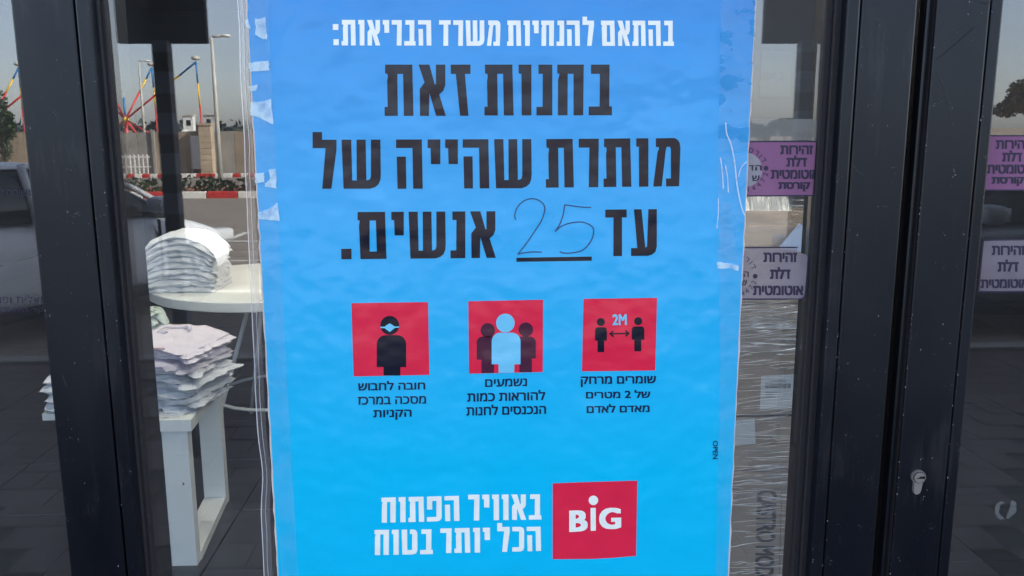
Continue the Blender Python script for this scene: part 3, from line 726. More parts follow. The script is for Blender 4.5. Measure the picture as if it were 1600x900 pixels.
# ================================================================ POSTER
YP = -.0035
corners = [(383, -40), (1185, -40), (1132, 945), (438.5, 945)]
def edge_pts(a, b, n_, amp, seed):
    out_ = []
    for i in range(n_):
        t = i/n_; x = a[0]+(b[0]-a[0])*t; y = a[1]+(b[1]-a[1])*t
        out_.append((x+amp*noise.noise(Vector((y*.05, seed, 0)))+amp*.5*noise.noise(Vector((y*.3, seed, 2))), y))
    return out_
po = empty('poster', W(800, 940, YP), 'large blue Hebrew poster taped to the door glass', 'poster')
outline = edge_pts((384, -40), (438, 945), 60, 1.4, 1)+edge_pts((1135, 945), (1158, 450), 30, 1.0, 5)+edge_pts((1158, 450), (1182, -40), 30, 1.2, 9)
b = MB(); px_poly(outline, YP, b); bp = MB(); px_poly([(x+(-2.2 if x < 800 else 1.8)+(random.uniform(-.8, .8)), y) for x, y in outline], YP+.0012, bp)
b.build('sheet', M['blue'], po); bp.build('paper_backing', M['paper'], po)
YL = YP-.0003
def line(name, words, mat, punct=()):
    m_ = MB()
    for wd, x0, x1, tl, tr, br, bl in words: headline(wd, (x0, tl), (x1, tr), (x1, br), (x0, bl), YL, m_)
    for q in punct: px_poly(q, YL, m_)
    return m_.build(name, M[mat], po)
def sq(x0, y0, x1, y1): return [(x0, y1), (x1, y1), (x1, y0), (x0, y0)]
line('headline', [('בהתאם', 939, 1053, 32.2, 32.4, 71.7, 71.7), ('להנחיות', 792.3, 928.2, 32, 32.2, 71.7, 71.7), ('משרד', 686, 782, 31.6, 32, 71.6, 71.6), ('הבריאות', 533.8, 674.2, 31.0, 31.6, 71.2, 71)],
     'p_white')
for q_ in (sq(520, 37.6, 528.7, 46.8), sq(521, 61.2, 529.3, 70.6)): b = MB(); px_poly(q_, YL, b); b.build('colon_dot', M['p_white'], po)
line('headline', [('בחנות', 757, 956.3, 100.9, 100.9, 180, 180.4), ('זאת', 601, 735, 100.9, 100.9, 180.9, 181)], 'p_black')
line('headline', [('מותרת', 853, 1063.1, 217.3, 215.6, 291, 293.2), ('שהייה', 618.8, 830.8, 218, 217.3, 294, 295), ('של', 488.4, 595, 218.3, 218.1, 294.8, 295)], 'p_black')
line('headline', [('עד', 945.8, 1026.3, 327.5, 326.7, 399.6, 400.3), ('אנשים', 558.7, 774.7, 331.3, 330, 402.9, 404.9)], 'p_black')
b = MB(); px_poly([(533.4, 405.2), (549.3, 404.9), (549.1, 388.6), (533.1, 388.9)], YL, b); b.build('full_stop', M['p_black'], po)
line('tagline', [('באוויר', 731.6, 846, 773, 772.3, 811.7, 813.4), ('הפתוח', 596, 718, 777.6, 774.6, 813.8, 816.8)], 'p_white')
line('tagline', [('הכל', 777, 845.5, 823.4, 823, 860.8, 862.6), ('יותר', 688, 765.6, 825.7, 824.3, 863, 864.3), ('בטוח', 585.3, 676.4, 828, 827, 865.7, 867.4)], 'p_white')
b = MB(); px_poly([(807, 409), (924.6, 407.4), (924.6, 400.8), (807, 402.8)], YL, b); b.build('underline', M['p_black'], po)
# handwritten number
S4 = lambda L_: [(770+a/3.913, 190+b_/3.913) for a, b_ in L_]
hn = empty('handwritten_number', W(866, 400, YL), '', ''); [hn.__delitem__(k) for k in list(hn.keys())]; hn.parent = po; hn.location = hn.location-po.location
stroke(S4([(141, 600), (134, 572), (150, 525), (190, 485), (245, 471), (295, 490), (318, 530), (300, 600), (260, 665), (205, 745), (152, 812)]), 1.7, 'pen', y=YL-.0002, parent=hn)
stroke(S4([(152, 812), (180, 804), (240, 797), (300, 798)]), 1.7, 'pen', y=YL-.0002, parent=hn)
stroke(S4([(603, 523), (560, 524), (500, 517), (440, 508)]), 1.7, 'pen', y=YL-.0002, parent=hn)
stroke(S4([(440, 508), (430, 570), (408, 630), (380, 673)]), 1.7, 'pen', y=YL-.0002, parent=hn)
stroke(S4([(380, 673), (420, 640), (480, 619), (550, 615), (603, 638), (617, 670), (600, 730), (550, 785), (480, 803), (430, 803), (410, 793)]), 1.7, 'pen', y=YL-.0002, parent=hn)
# icons
def rrect_body(x0, x1, y0, y1, r, lx0, lx1, yl):
    L_ = [(lx0, yl), (lx1, yl), (lx1, y1), (x1, y1), (x1, y0+r)]
    L_ += [(x1-r+r*math.cos(a), y0+r-r*math.sin(a)) for a in [k*math.pi/12 for k in range(1, 6)]]+[(x1-r, y0), (x0+r, y0)]
    L_ += [(x0+r-r*math.sin(a), y0+r-r*math.cos(a)) for a in [k*math.pi/12 for k in range(1, 6)]]+[(x0, y0+r), (x0, y1), (lx0, y1)]
    return L_
Y1, Y2, Y3 = YL, YL-.0002, YL-.0004
def icon(sqr): b_ = MB(); px_poly(sqr, Y1, b_); return b_.build('icon', M['p_red'], po)
ic = icon([(552.5, 588.2), (670.9, 585.7), (668.7, 472), (549, 473.7)])
b = MB(); disc(609, 508.4, 14.8, Y2, b); px_poly(rrect_body(588.7, 634.6, 523.6, 573.6, 14, 599.4, 625.5, 586.8), Y2, b); b.build('figure', M['p_black'], ic)
b = MB(); px_poly([(594.6, 512.6), (601, 512.8), (604.5, 515.5), (609, 518.8), (613.5, 515.3), (617, 512.4), (623.6, 511.8), (623.4, 509.9), (617, 510.2), (613, 507.6), (609, 505.2), (605, 507.4), (601, 510.4), (594.6, 510.4)], Y3, b); b.build('mask', M['p_icon'], ic)
ic = icon([(733, 584), (848, 581.3), (848.5, 468.3), (731.8, 470.8)])
b = MB(); disc(762.2, 516.2, 11.3, Y2, b); px_poly(rrect_body(745, 778, 525.8, 562, 9, 752.2, 772, 582.9), Y2, b); disc(821.6, 515, 11.3, Y2, b); px_poly(rrect_body(805, 837.2, 525.8, 560, 9, 811.5, 831, 581.6), Y2, b); b.build('figure', M['p_grey'], ic)
b = MB(); disc(789.6, 504.7, 14.6, Y3, b); px_poly(rrect_body(768.3, 813.3, 519.8, 569.2, 13.5, 779, 803.6, 582.4), Y3, b); b.build('figure', M['p_icon'], ic)
ic = icon([(909.3, 580.3), (1023.8, 578.9), (1026.7, 465.4), (911.8, 467)])
b = MB(); disc(938.8, 503.2, 6.3, Y2, b, 20); px_poly(rrect_body(929.8, 948.3, 511.2, 532.3, 5, 933.8, 944, 550.2), Y2, b); b.build('figure', M['p_black'], ic); b = MB(); disc(997.2, 501.8, 6.3, Y2, b, 20); px_poly(rrect_body(987.2, 1006.8, 510, 530.8, 5, 991.2, 1002, 548.8), Y2, b); b.build('figure', M['p_black'], ic)
b = MB(); px_poly([(951.7, 521.6), (957.5, 516.4), (959.2, 518), (956.6, 520.5), (979.2, 519.9), (976.4, 517.2), (978, 515.5), (984.2, 520.8), (978.4, 526.2), (976.6, 524.4), (979.2, 522), (956.8, 522.6), (959.6, 525.4), (957.8, 527)], Y2, b); b.build('arrow', M['p_black'], ic)
b = MB(); small_px('2M', 957, 979.2, 490.8, 490.3, 508, 508.4, Y2, b, .05, 1.0); b.build('lettering', M['p_icon'], ic)
# captions
for body, x0, x1, ytl, ytr, ybr, ybl in (
    ('חובה לחבוש', 559.5, 664.5, 595.5, 594.5, 608.6, 610.6), ('מסכה במרכז', 559, 665.7, 619.6, 618.3, 631, 633), ('הקניות', 583.2, 643.2, 640.5, 639.5, 655.5, 657),
    ('נשמעים', 758, 823.5, 592.3, 590.8, 603.3, 604.8), ('להוראות כמות', 730, 852, 611, 608.8, 625.3, 628), ('הנכנסים לחנות', 728.7, 853.2, 632.5, 630.5, 647, 650),
    ('שומרים מרחק', 907.5, 1025, 587.8, 586.8, 603.5, 605), ('של 2 מטרים', 915.6, 1016, 609.6, 608.8, 622, 623), ('מאדם לאדם', 916.7, 1015, 631.5, 630.4, 643.8, 645.6)):
    b = MB(); s2 = body[::-1]; small_px(s2, x0, x1, ytl, ytr, ybr, ybl, YL, b, .04); b.build('caption', M['navy'], po)
# logo
b = MB(); px_poly([(863.6, 873.8), (928, 873.3), (960, 871.5), (993.8, 868.6), (995.9, 751), (905, 753.6), (863.6, 755.3)], Y1, b); lg = b.build('logo', M['p_red'], po)
b = MB(); small_px('B', 889.4, 918.2, 797, 796.2, 830.4, 832.2, Y2, b, .07); px_poly([(922.9, 829.6), (931, 829), (930.8, 793.4), (922.7, 793.8)], Y2, b); disc(927.2, 781.8, 7.4, Y2, b)
small_px('G', 936, 970.6, 793, 792.2, 827, 828.2, Y2, b, .07); b.build('lettering', M['p_white'], lg)
b = MB()
tlq = quad_map((1121.6, 688.6), (1121.6, 717.2), (1113.6, 717.4), (1113.8, 688.8), YL)
small('OPEN', tlq, b, .03); b.build('lettering', M['navy'], po)

# ---------------------------------------------------------------- tape
M['tape_white'] = film('cloudy_tape', (.72, .95, 1.0), .72, .15, .06, .30, .55, 70, bmp=.4, bscale=120, base_op=.28)
M['tape_clear'] = film('clear_tape', (.30, .75, 1), .16, .1, .03, .42, .62, 26, bmp=.3, bscale=60, base_op=.05)
M['tape_right'] = film('clear_tape_bubbled', (.0, .40, .76), .34, .1, .04, .56, .42, 22, (1, 1, 2.2), bmp=.3, bscale=60, base_op=.02)
M['painted_glint'] = film('painted_glint', (.8, .82, .85), .65, .1, .3, .3, .6, 60, (1, 1, .1), base_op=.25)  # whitish colour painted in as the highlight on the film edges
YT = YL-.0008
def thing_flat(name, label, cat, polys, mat, y, group=None, smooth_strokes=()):
    m_ = MB()
    for q in polys: px_poly(q, y, m_)
    c = sum(m_.v, Vector())/len(m_.v); o_ = m_.build(name, M[mat], None, origin=c); return T(o_, label, cat, group)
Z5 = lambda L_: [(360+a/3.914, b_/3.914) for a, b_ in L_]
Z6 = lambda L_: [(370+a/3.914, 220+b_/3.914) for a, b_ in L_]
def rough(L_, amp=1.0, n_=6, seed=0):
    o_ = []
    for i in range(len(L_)):
        a, b_ = Vector(L_[i]), Vector(L_[(i+1) % len(L_)])
        for k in range(n_):
            q = a.lerp(b_, k/n_); o_.append((q.x+amp*noise.noise(Vector((q.x*.35, q.y*.35, seed))), q.y+amp*noise.noise(Vector((q.x*.35, q.y*.35, seed+9)))))
    return o_
def cw(L_): # keep outlines facing the street
    A = sum(L_[i][0]*L_[(i+1) % len(L_)][1]-L_[(i+1) % len(L_)][0]*L_[i][1] for i in range(len(L_))); return L_ if A < 0 else L_[::-1]
TP = [(Z5([(150, 112), (180, 118), (215, 103), (225, 243), (190, 235), (155, 215)]), 'torn cloudy tape scrap highest on the poster left edge'),
      (Z5([(92, 125), (106, 112), (122, 175), (96, 165)]), 'tiny cloudy tape sliver left of the highest scrap'),
      (Z5([(108, 385), (235, 370), (238, 428), (120, 440)]), 'narrow level strip of cloudy tape below the highest scrap'),
      (Z5([(110, 530), (168, 518), (160, 552), (125, 558)]), 'small ragged tape scrap between two wider tape pieces'),
      (Z5([(122, 625), (200, 622), (248, 605), (262, 762), (180, 720), (125, 705)]), 'wide white tape piece with slanted lower edge beside the letters'),
      (Z6([(108, 200), (165, 195), (170, 250), (112, 262)]), 'streaky tape patch level with the third headline line, left half'),
      (Z6([(195, 175), (238, 170), (243, 292), (170, 280), (175, 262), (205, 230)]), 'streaky tape patch level with the third headline line, right half'),
      (Z6([(128, 440), (205, 412), (250, 378), (262, 490), (200, 484), (128, 478)]), 'triangular pale tape piece lowest on the poster left edge')]
for q, lab in TP: thing_flat('tape_piece', lab, 'tape', [cw(rough(q, 1.6))], 'tape_white', YT-.0004, 'scraps of tape along the poster edge')
thing_flat('tape_strip', 'long clear tape strip down the left edge of the poster', 'tape', [cw([(388, -30), (417, -30), (441, 455), (466, 900), (440, 900), (408, 455)])], 'tape_clear', YT)
thing_flat('tape_strip', 'bubbled clear tape strip with dark patches at the top right of the poster', 'tape', [cw([(1127, -30), (1183, -30), (1171, 236), (1122, 240)])], 'tape_right', YT)
thing_flat('tape_strip', 'smooth clear tape strip down the lower right edge of the poster', 'tape', [cw([(1121, 242), (1170.5, 238), (1158, 450), (1136, 930), (1118, 930), (1125, 560)])], 'tape_clear', YT)
# clear plastic margin beside the poster, highlights on its folds painted whitish
def strip(pts, wid, y, name, mat, parent=None):
    m_ = MB()
    for i, (a, b_) in enumerate(pts):
        m_.v += [W(a, b_, y), W(a+wid, b_, y)]
        if i: k = 2*i; m_.f.append((k-2, k, k+1, k-1))
    return m_.build(name, M[mat], parent) if parent else m_
M['marginfilm'] = film('margin_film', (.6, .62, .66), .14, .1, .10, .35, .65, 18, (1, 1, .08), base_op=.03)
mf = empty('plastic_film', W(395, 700, -.002), 'clear plastic film edge running beside the left of the poster', 'plastic film')
L1 = [(370.5+ (y_*.046)+1.6*noise.noise(Vector((y_*.012, 1, 0)))+(5*math.exp(-((y_-740)/45)**2)), y_) for y_ in range(-20, 930, 14)]
strip([(a, b_) for a, b_ in L1], 14, -.0016, 'film_sheet', 'marginfilm', mf)
strip(L1, 1.5, -.0022, 'edge_highlight', 'painted_glint', mf)
L2 = [(a+7+1.2*noise.noise(Vector((b_*.02, 5, 0))), b_) for a, b_ in L1]; strip(L2, .8, -.0024, 'edge_highlight', 'painted_glint', mf)
# tape creases at the right, their highlights painted as whitish ribbons
M['crease'] = film('crease_highlight', (.75, .92, 1), .6, .1, .2, .3, .5, 90, base_op=.35)
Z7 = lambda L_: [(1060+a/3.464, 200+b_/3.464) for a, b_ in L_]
for q, wd, lab in ((Z7([(256, -30), (262, 30), (285, 90), (305, 190), (318, 310), (340, 420), (362, 480)]), 2.0, 'painted highlight of the long curved crease down the right tape'),
               (Z7([(228, 160), (238, 240), (243, 330)]), 1.8, 'painted highlight of the short crease left of the long curved one'), (Z7([(254, 200), (266, 270), (270, 350)]), 1.6, 'painted highlight of the short crease between two others on the right tape'),
               (Z7([(216, 380), (216, 460), (207, 545)]), 1.5, 'painted highlight of the faint vertical crease lowest on the right tape'), (Z7([(325, 265), (340, 215), (372, 180)]), 1.4, 'painted highlight of the short crease curving up to the poster edge')):
    o_ = stroke(q, wd, 'crease', 'crease_highlight', YT-.0004, None); T(o_, lab, 'crease', 'painted crease highlights in the right tape')
thing_flat('tape_piece', 'cloudy smear of tape beside the lilac door sticker', 'tape', [cw(rough(Z7([(210, 725), (290, 735), (328, 745), (325, 775), (285, 760), (212, 762)]), 1.6))], 'tape_white', YT-.0003, 'scraps of tape along the poster edge')
thing_flat('tape_piece', 'thin cloudy tape area above the smear on the right edge', 'tape', [cw(rough(Z7([(232, 400), (275, 400), (300, 560), (325, 720), (215, 715), (218, 600)]), 2))], 'tape_clear', YT-.0002, 'scraps of tape along the poster edge')

# ---------------------------------------------------------------- door stickers
M['stk_purple'] = film('purple_vinyl', lin((140, 99, 134)), .93, .3, .04, .2, .5, 20, base_op=.88)
M['stk_lilac'] = film('lilac_vinyl', lin((146, 140, 150)), .84, .3, .05, .3, .7, 12, base_op=.52)
M['stk_clear'] = film('clear_vinyl', (.55, .6, .6), .20, .2, .05, .3, .7, 12, base_op=.10)
M['stk_ink'] = plain('sticker_ink', (.014, .011, .045), .5, .1)
M['stk_grey'] = film('grey_vinyl', (.36, .37, .40), .75, .3, .04, .2, .5, 20, base_op=.6)
YS = -.0006
def z6(L_): return [(1120+a/3.104, 190+b_/3.104) for a, b_ in L_]
def sticker(name, label, shape, mat, texts, extra=None, border=None):
    b_ = MB(); px_poly(cw(shape), YS, b_); c = sum(b_.v, Vector())/len(b_.v)
    root = empty(name, c, label, 'sticker', 'Hebrew door stickers on the glass'); b_.build('vinyl', M[mat], root)
    t_ = MB()
    for body, x0, x1, y0, y1, sl in texts:
        small_px(body[::-1], x0, x1, y0, y0+sl, y1+sl, y1, YS-.0003, t_, .075, .96)
    t_.build('lettering', M['stk_ink'], root)
    if border: 
        for bd in border: stroke(bd, 2.2, 'stk_ink', 'border', YS-.0003, root, 4)
    return root
def sbox(a, b_, c, d): return 1120+a/3.104, 1120+b_/3.104, 190+c/3.104, 190+d/3.104
st1 = sticker('door_sticker', 'purple sticker with four Hebrew lines right beside the poster', [(1150, 307), (1274, 306.5), (1278, 302), (1283.5, 225), (1281, 221), (1160, 221)], 'stk_purple',
    [('זהירות', *sbox(308, 467, 114, 160), 0), ('דלת', *sbox(338, 437, 163, 220), 0), ('אוטומטית', *sbox(262, 497, 232, 280), 0), ('קורסת', *sbox(298, 453, 292, 340), 0)],
    border=[[(1150, 221), (1200, 221), (1250, 221), (1281, 221.3)], [(1150, 306.3), (1200, 306), (1250, 305.8), (1275, 305.6)]])
def ring_text(root, cx, cy, r, items, size, mat='stk_ink'):
    t_ = MB()
    for ch, ang in items:   # ang degrees clockwise from top
        a = R(ang); ox, oy = cx+r*math.sin(a), cy-r*math.cos(a)
        vs, fs, asp = glyphs(ch, .01)
        hh = size; ww = size*min(asp, 1.1)
        rot = a if -90 < ang < 100 else a+math.pi
        def f(u, v): 
            x = (u-.5)*ww; y = (v-.5)*hh; return W(ox+x*math.cos(rot)+y*math.sin(rot), oy+x*math.sin(rot)-y*math.cos(rot), YS-.0005)
        t_.add([f(u, v) for u, v, _d in vs], fs)
    t_.build('ring_lettering', M[mat], root)
b = MB(); px_poly(cw([(1164+27*math.cos(k*math.pi/14), 265+27*math.sin(k*math.pi/14)) for k in range(28)]), YS-.0002, b); b.build('clear_disc', M['stk_grey'], st1)
ring_text(st1, 1166, 265, 31, [('ס', 14), ('ר', 32), ('ו', 47), ('ד', 61), ('•', 86), ('2', 104), ('7', 122), ('4', 140), ('4', 158), ('1', 174)], 7.5)
b = MB(); small_px('ה', 1180, 1190.5, 257.8, 257.8, 266.5, 266.5, YS-.0005, b, .05); small_px('ד', 1170, 1178, 258, 258, 266.8, 266.8, YS-.0005, b, .05)
small_px('ש', 1175, 1187, 274, 274, 283, 283, YS-.0005, b, .04); b.build('lettering', M['stk_ink'], st1)
st2 = sticker('door_sticker', 'lilac sticker with rounded corners and three Hebrew lines below the purple one', [(1140, 467.5), (1253, 467), (1258, 463), (1262.5, 404), (1260, 398), (1246, 394), (1245, 387), (1150, 387)], 'stk_lilac',
    [('זהירות', *sbox(226, 390, 634, 683), 0), ('דלת', *sbox(258, 358, 704, 765), 0), ('אוטומטית', *sbox(175, 420, 794, 844), 0)],
    border=[[(1150, 387), (1200, 386.6), (1247, 386.4)], [(1263, 400), (1261, 430), (1258, 460), (1254, 466), (1247, 467.2), (1200, 467.3), (1145, 467.3)]])
ring_text(st2, 1150, 430, 30, [('ר', 35), ('ו', 50), ('ד', 64), ('•', 93), ('2', 112), ('7', 128), ('4', 145), ('4', 160)], 7.5)
b = MB(); small_px('ה', 1162, 1170, 424, 424, 433, 433, YS-.0005, b, .04); small_px('ש', 1158, 1167, 437, 437, 446, 446, YS-.0005, b, .04); b.build('lettering', M['stk_ink'], st2)
st3 = sticker('door_sticker', 'purple sticker on the right door leaf cut off by the photo edge', [(1535, 297.5), (1660, 297), (1668, 212), (1545, 212)], 'stk_purple',
    [('זהירות', 1556, 1608, 218.5, 233, 0), ('דלת', 1566, 1597, 234.5, 253, 0), ('אוטומטית', 1542, 1618, 256.5, 272, 0), ('קורסת', 1549.5, 1600, 276, 291, 0)], border=[[(1540, 212), (1600, 212), (1660, 212)], [(1530, 297), (1600, 297), (1660, 296)]])
st4 = sticker('door_sticker', 'lilac sticker with rounded left corner on the right door leaf', [(1532, 456), (1650, 455), (1656, 374), (1539, 375.5), (1535, 380), (1529.5, 452)], 'stk_lilac',
    [('זהירות', 1549.5, 1602, 383.5, 399, 0), ('דלת', 1559, 1591.5, 405, 425, 0), ('אוטומטית', 1532, 1607, 436, 451, -.5)],
    border=[[(1650, 374), (1600, 374.5), (1541, 375.5), (1536.5, 379), (1533, 415), (1529.7, 451), (1533, 455.5), (1600, 455.4), (1650, 455)]])
thing_flat('clear_sheet', 'clear plastic sheet stuck above the purple sticker by the poster', 'plastic sheet', [cw([(1160, 220), (1290, 219), (1295, 186), (1166, 186)])], 'stk_clear', YS)
thing_flat('dirt_mark', 'round pale smudge on the lower right door glass', 'smudge', [cw(rough([(1555, 790), (1562, 783), (1572, 785), (1563, 789), (1561, 802), (1570, 811), (1562, 812), (1555, 803)], 1.0)), cw(rough([(1580, 781), (1588, 785), (1588, 800), (1576, 811), (1572, 809), (1578, 792)], 1.0))], 'stk_clear', YS)
# small black lettering on the left window
b = MB(); small_px(heb('נשוסה לבנ'), -14, 47, 293.5, 294, 306.5, 306.5, YS, b, .0); 
wt = b.build('window_lettering', M['stk_ink'], None, origin=W(20, 300, YS)); T(wt, 'upper line of small dark Hebrew lettering on the left window', 'lettering', 'Hebrew lettering on the left window')
b = MB(); small_px(heb('ואלית ופנ'), -4, 66, 461, 461.5, 474, 474, YS, b, .0); T(b.build('window_lettering', M['stk_ink'], None, origin=W(20, 467, YS)), 'middle line of small dark Hebrew lettering on the left window', 'lettering', 'Hebrew lettering on the left window')
b = MB(); small_px('9554555 '+heb('קיר'), -2, 68, 479.5, 480, 490.5, 490.5, YS, b, .0); T(b.build('window_lettering', M['stk_ink'], None, origin=W(20, 485, YS)), 'lowest line on the left window, with digits', 'lettering', 'Hebrew lettering on the left window')

# ================================================================ THINGS INSIDE
M['furn'] = plain('white_lacquer', (.80, .81, .78), .35, .04, 3)
def chipped():
    m, nt, N, L, p = newmat('chipped_white_lacquer'); v = objvec(nt)
    a = noisetex(nt, 26, 4, v); f = ramp(nt, a.outputs[0], [(.695, (.80, .81, .79)), (.705, (.10, .09, .09))]); L.new(f, p.inputs['Base Color']); p.inputs['Roughness'].default_value = .4; return m
M['chipped'] = chipped()
def cloth(name, col): 
    m, nt, N, L, p = newmat(name); v = posvec(nt); n_ = noisetex(nt, 7, 3, v)
    L.new(ramp(nt, n_.outputs[0], [(.3, tuple(c*.93 for c in col)), (.7, col)]), p.inputs['Base Color']); p.inputs['Roughness'].default_value = .95
    n2 = noisetex(nt, 24, 4, v); bump(nt, p, n2.outputs[0], .5, .02); return m
M['shirt'] = cloth('white_cotton', (.70, .72, .76)); M['shirtp'] = cloth('pale_pink_cotton', (.72, .66, .74)); M['shirtg'] = cloth('pale_green_cotton', (.55, .64, .60))
M['stitch'] = plain('pink_trim', (.62, .38, .42), .9)
def folded(center, wx, wy, t, mat, label, group, rz=0, arch=0, seed=0, lobes=.0, extras=None, nx=34, ny=22):
    """one folded garment: a soft closed slab with rounded folded edges, draped over what lies below"""
    c = Vector(center); vs = []; fs = []
    for side in (1, -1):
        for j in range(ny+1):
            for i in range(nx+1):
                u, v = i/nx*2-1, j/ny*2-1
                ed = max(0, 1-max(abs(u), abs(v))**8)**.5
                x = u*wx/2*(1+.05*noise.noise(Vector((v*2, seed, 1))))+.5*lobes*noise.noise(Vector((v*5, seed, 3)))
                y = v*wy/2*(1+.05*noise.noise(Vector((u*2, seed, 2))))+lobes*noise.noise(Vector((u*4, seed, 4)))
                z = side*t/2*ed*(1+.35*noise.noise(Vector((u*3, v*3, seed*1.7+side))))+.006*noise.noise(Vector((u*4.5, v*3, seed)))
                z += .12*t*noise.noise(Vector((u*9, v*8, seed)))*ed - arch*(abs(u)**2.2)*wx
                vs.append(Vector((x, y, z)))
    n1 = (nx+1)*(ny+1)
    for j in range(ny):
        for i in range(nx):
            a = j*(nx+1)+i; fs.append((a, a+1, a+nx+2, a+nx+1)); fs.append((a+n1, a+n1+nx+1, a+n1+nx+2, a+n1+1))
    per = [j*(nx+1) for j in range(ny+1)][::-1]+list(range(1, nx+1))+[j*(nx+1)+nx for j in range(1, ny+1)]+[ny*(nx+1)+i for i in range(nx-1, 0, -1)]
    for a, b_ in zip(per, per[1:]+per[:1]): fs.append((a, a+n1, b_+n1, b_))
    rm = Matrix.Rotation(rz, 3, 'Z'); o_ = link('folded_shirt', [c+rm@v for v in vs], fs, mat, None, True, origin=c)
    return T(o_, label, 'shirt', group)
# low white stand: closed frame with a thick top rail, its narrow end towards the glass
yA = CAM.y+3.11
A0, A1 = W(268, 870, yA), W(308, 870, yA)
legw = .095; ax = A0.x; top = W(280, 655, yA).z
stnd = empty('display_stand', (ax+.05, yA, 0), 'white lacquered display stand with closed frame legs behind the left glass', 'stand')
far = G(357, 785); dy = -far.y-yA
shx = (W(340, 785, -far.y).x-(ax+.05))
def slant(x0, x1, y0, y1, z0, z1, s0, s1, name, mat):   # box whose far end is shifted sideways
    b_ = MB().add([(x0+s0, y0, z0), (x1+s0, y0, z0), (x1+s1, y1, z0), (x0+s1, y1, z0), (x0+s0, y0, z1), (x1+s0, y0, z1), (x1+s1, y1, z1), (x0+s1, y1, z1)],
                  [(0, 3, 2, 1), (4, 5, 6, 7), (0, 1, 5, 4), (1, 2, 6, 5), (2, 3, 7, 6), (3, 0, 4, 7)]); return b_.build(name, mat, stnd)
dep = .55
slant(ax, ax+legw, yA, yA+.045, 0, top-.045, 0, 0, 'leg', M['chipped'])
slant(ax, ax+legw, yA+.045, yA+dep, 0, .035, .003, shx, 'foot_rail', M['furn'])
slant(ax+shx, ax+shx+legw, yA+dep, yA+dep+.045, 0, top-.045, 0, 0, 'leg', M['furn'])
slant(ax-.02, ax+legw+.02, yA-.01, yA+dep+.06, top-.045, top, 0, shx, 'top_rail', M['furn'])
slant(ax-.50, ax-.02, yA+.10, yA+dep, top-.03, top-.004, .02, shx, 'shelf', M['furn'])
# pile of folded shirts on the stand
sx = W(284, 560, yA+.25).x-.06
z = top; NL = 13; th = .0205
names = ['pale pink folded shirt with open neck on top of the low pile', 'second shirt from the top of the low pile', 'third shirt from the top of the low pile', 'fourth shirt from the top of the low pile', 'fifth shirt down in the low pile', 'sixth shirt down in the low pile', 'seventh shirt down, in the middle of the low pile', 'sixth shirt from the bottom of the low pile', 'fifth shirt from the bottom of the low pile', 'fourth shirt from the bottom of the low pile', 'third shirt from the bottom of the low pile', 'second shirt from the bottom of the low pile', 'lowest shirt of the low pile, lying on the white stand']
for k in range(NL):
    off = .03*noise.noise(Vector((k*1.3, 0, 5)))
    folded((sx+off+.012*(k % 3-1), yA+.27+.02*noise.noise(Vector((k, 7, 0))), z+th/2+.002), .38, .36, th*1.25, M['shirtp'] if k > 7 else M['shirt'], names[NL-1-k], 'folded shirts in the low pile', rz=R(-14+16*noise.noise(Vector((k*1.37, 3, 3)))), seed=k*3.1, lobes=.036, arch=.03+.04*k/NL)
    z += th
topz = z
for k in range(4):
    folded((sx-.27+.012*(k % 2), yA+.25, top+.02+.036*k), .30, .34, .042, M['shirt'], ['lowest', 'second from the bottom', 'second from the top', 'topmost'][k]+' white shirt of the pile mostly hidden by the left frame post', 'folded shirts behind the left frame post', rz=R(4*noise.noise(Vector((k*.9, 8, 3)))), seed=90+k*3.1, lobes=.03, arch=.02)
# neck opening and a fold on the top shirt
ts = [o_ for o_ in bpy.data.objects if o_.name.startswith('folded_shirt')][-1]
ts_top = Vector((sx+.05, yA+.22, topz+.012))
MB().tube([ts_top+Vector((.06*math.cos(a)-.02, .05*math.sin(a)+.06, .004*math.sin(3*a))) for a in [k*.45 for k in range(11)]], .006, 8).build('collar', M['shirtp'], ts, True)
MB().tube([ts_top+Vector((-.18+.03*k, -.135-.01*k+.006*math.sin(k), -.012)) for k in range(8)], .004, 6).build('hem_trim', M['stitch'], ts, True)
folded((sx-.20, yA+.44, topz+.035), .26, .24, .06, M['shirtg'], 'crumpled grey green shirt lying behind the low pile', 'folded shirts in the low pile', rz=.4, seed=44, lobes=.08, arch=.1)
# round white table
tz = 0.86
def at_z(px, py, z_): d = ray(px, py); t = (z_-CAM.z)/d.z; return CAM+d*t
eL = at_z(231, 444, tz); eF = at_z(415, 487, tz)
rad = .62; cyy = eL.y+.10; cxx = eL.x+rad
tb = empty('round_table', (cxx, cyy, 0), 'round white table carrying the tall pile of shirts', 'table')
b = MB(); nn = 96; prof = [(0, tz), (rad-.004, tz), (rad, tz-.004), (rad, tz-.046), (rad-.006, tz-.05), (0, tz-.05)]
for k in range(nn):
    a = 2*math.pi*k/nn; b.v += [Vector((cxx+r_*math.cos(a), cyy+r_*math.sin(a), z_)) for r_, z_ in prof]
for k in range(nn):
    for q in range(5): i0 = k*6+q; i1 = ((k+1) % nn)*6+q; b.f.append((i0, i1, i1+1, i0+1))
b.build('tabletop', M['furn'], tb)
for a in (.6, 2.2, 3.9, 5.3):
    MB().tube([(cxx+.12*math.cos(a), cyy+.12*math.sin(a), tz-.05), (cxx+.42*math.cos(a), cyy+.42*math.sin(a), 0)], .012, 8).build('leg', M['furn'], tb, True)
MB().tube([(cxx+.33*math.cos(a), cyy+.33*math.sin(a), .24) for a in [k*.3 for k in range(22)]], .009, 8).build('leg_ring', M['furn'], tb, True)
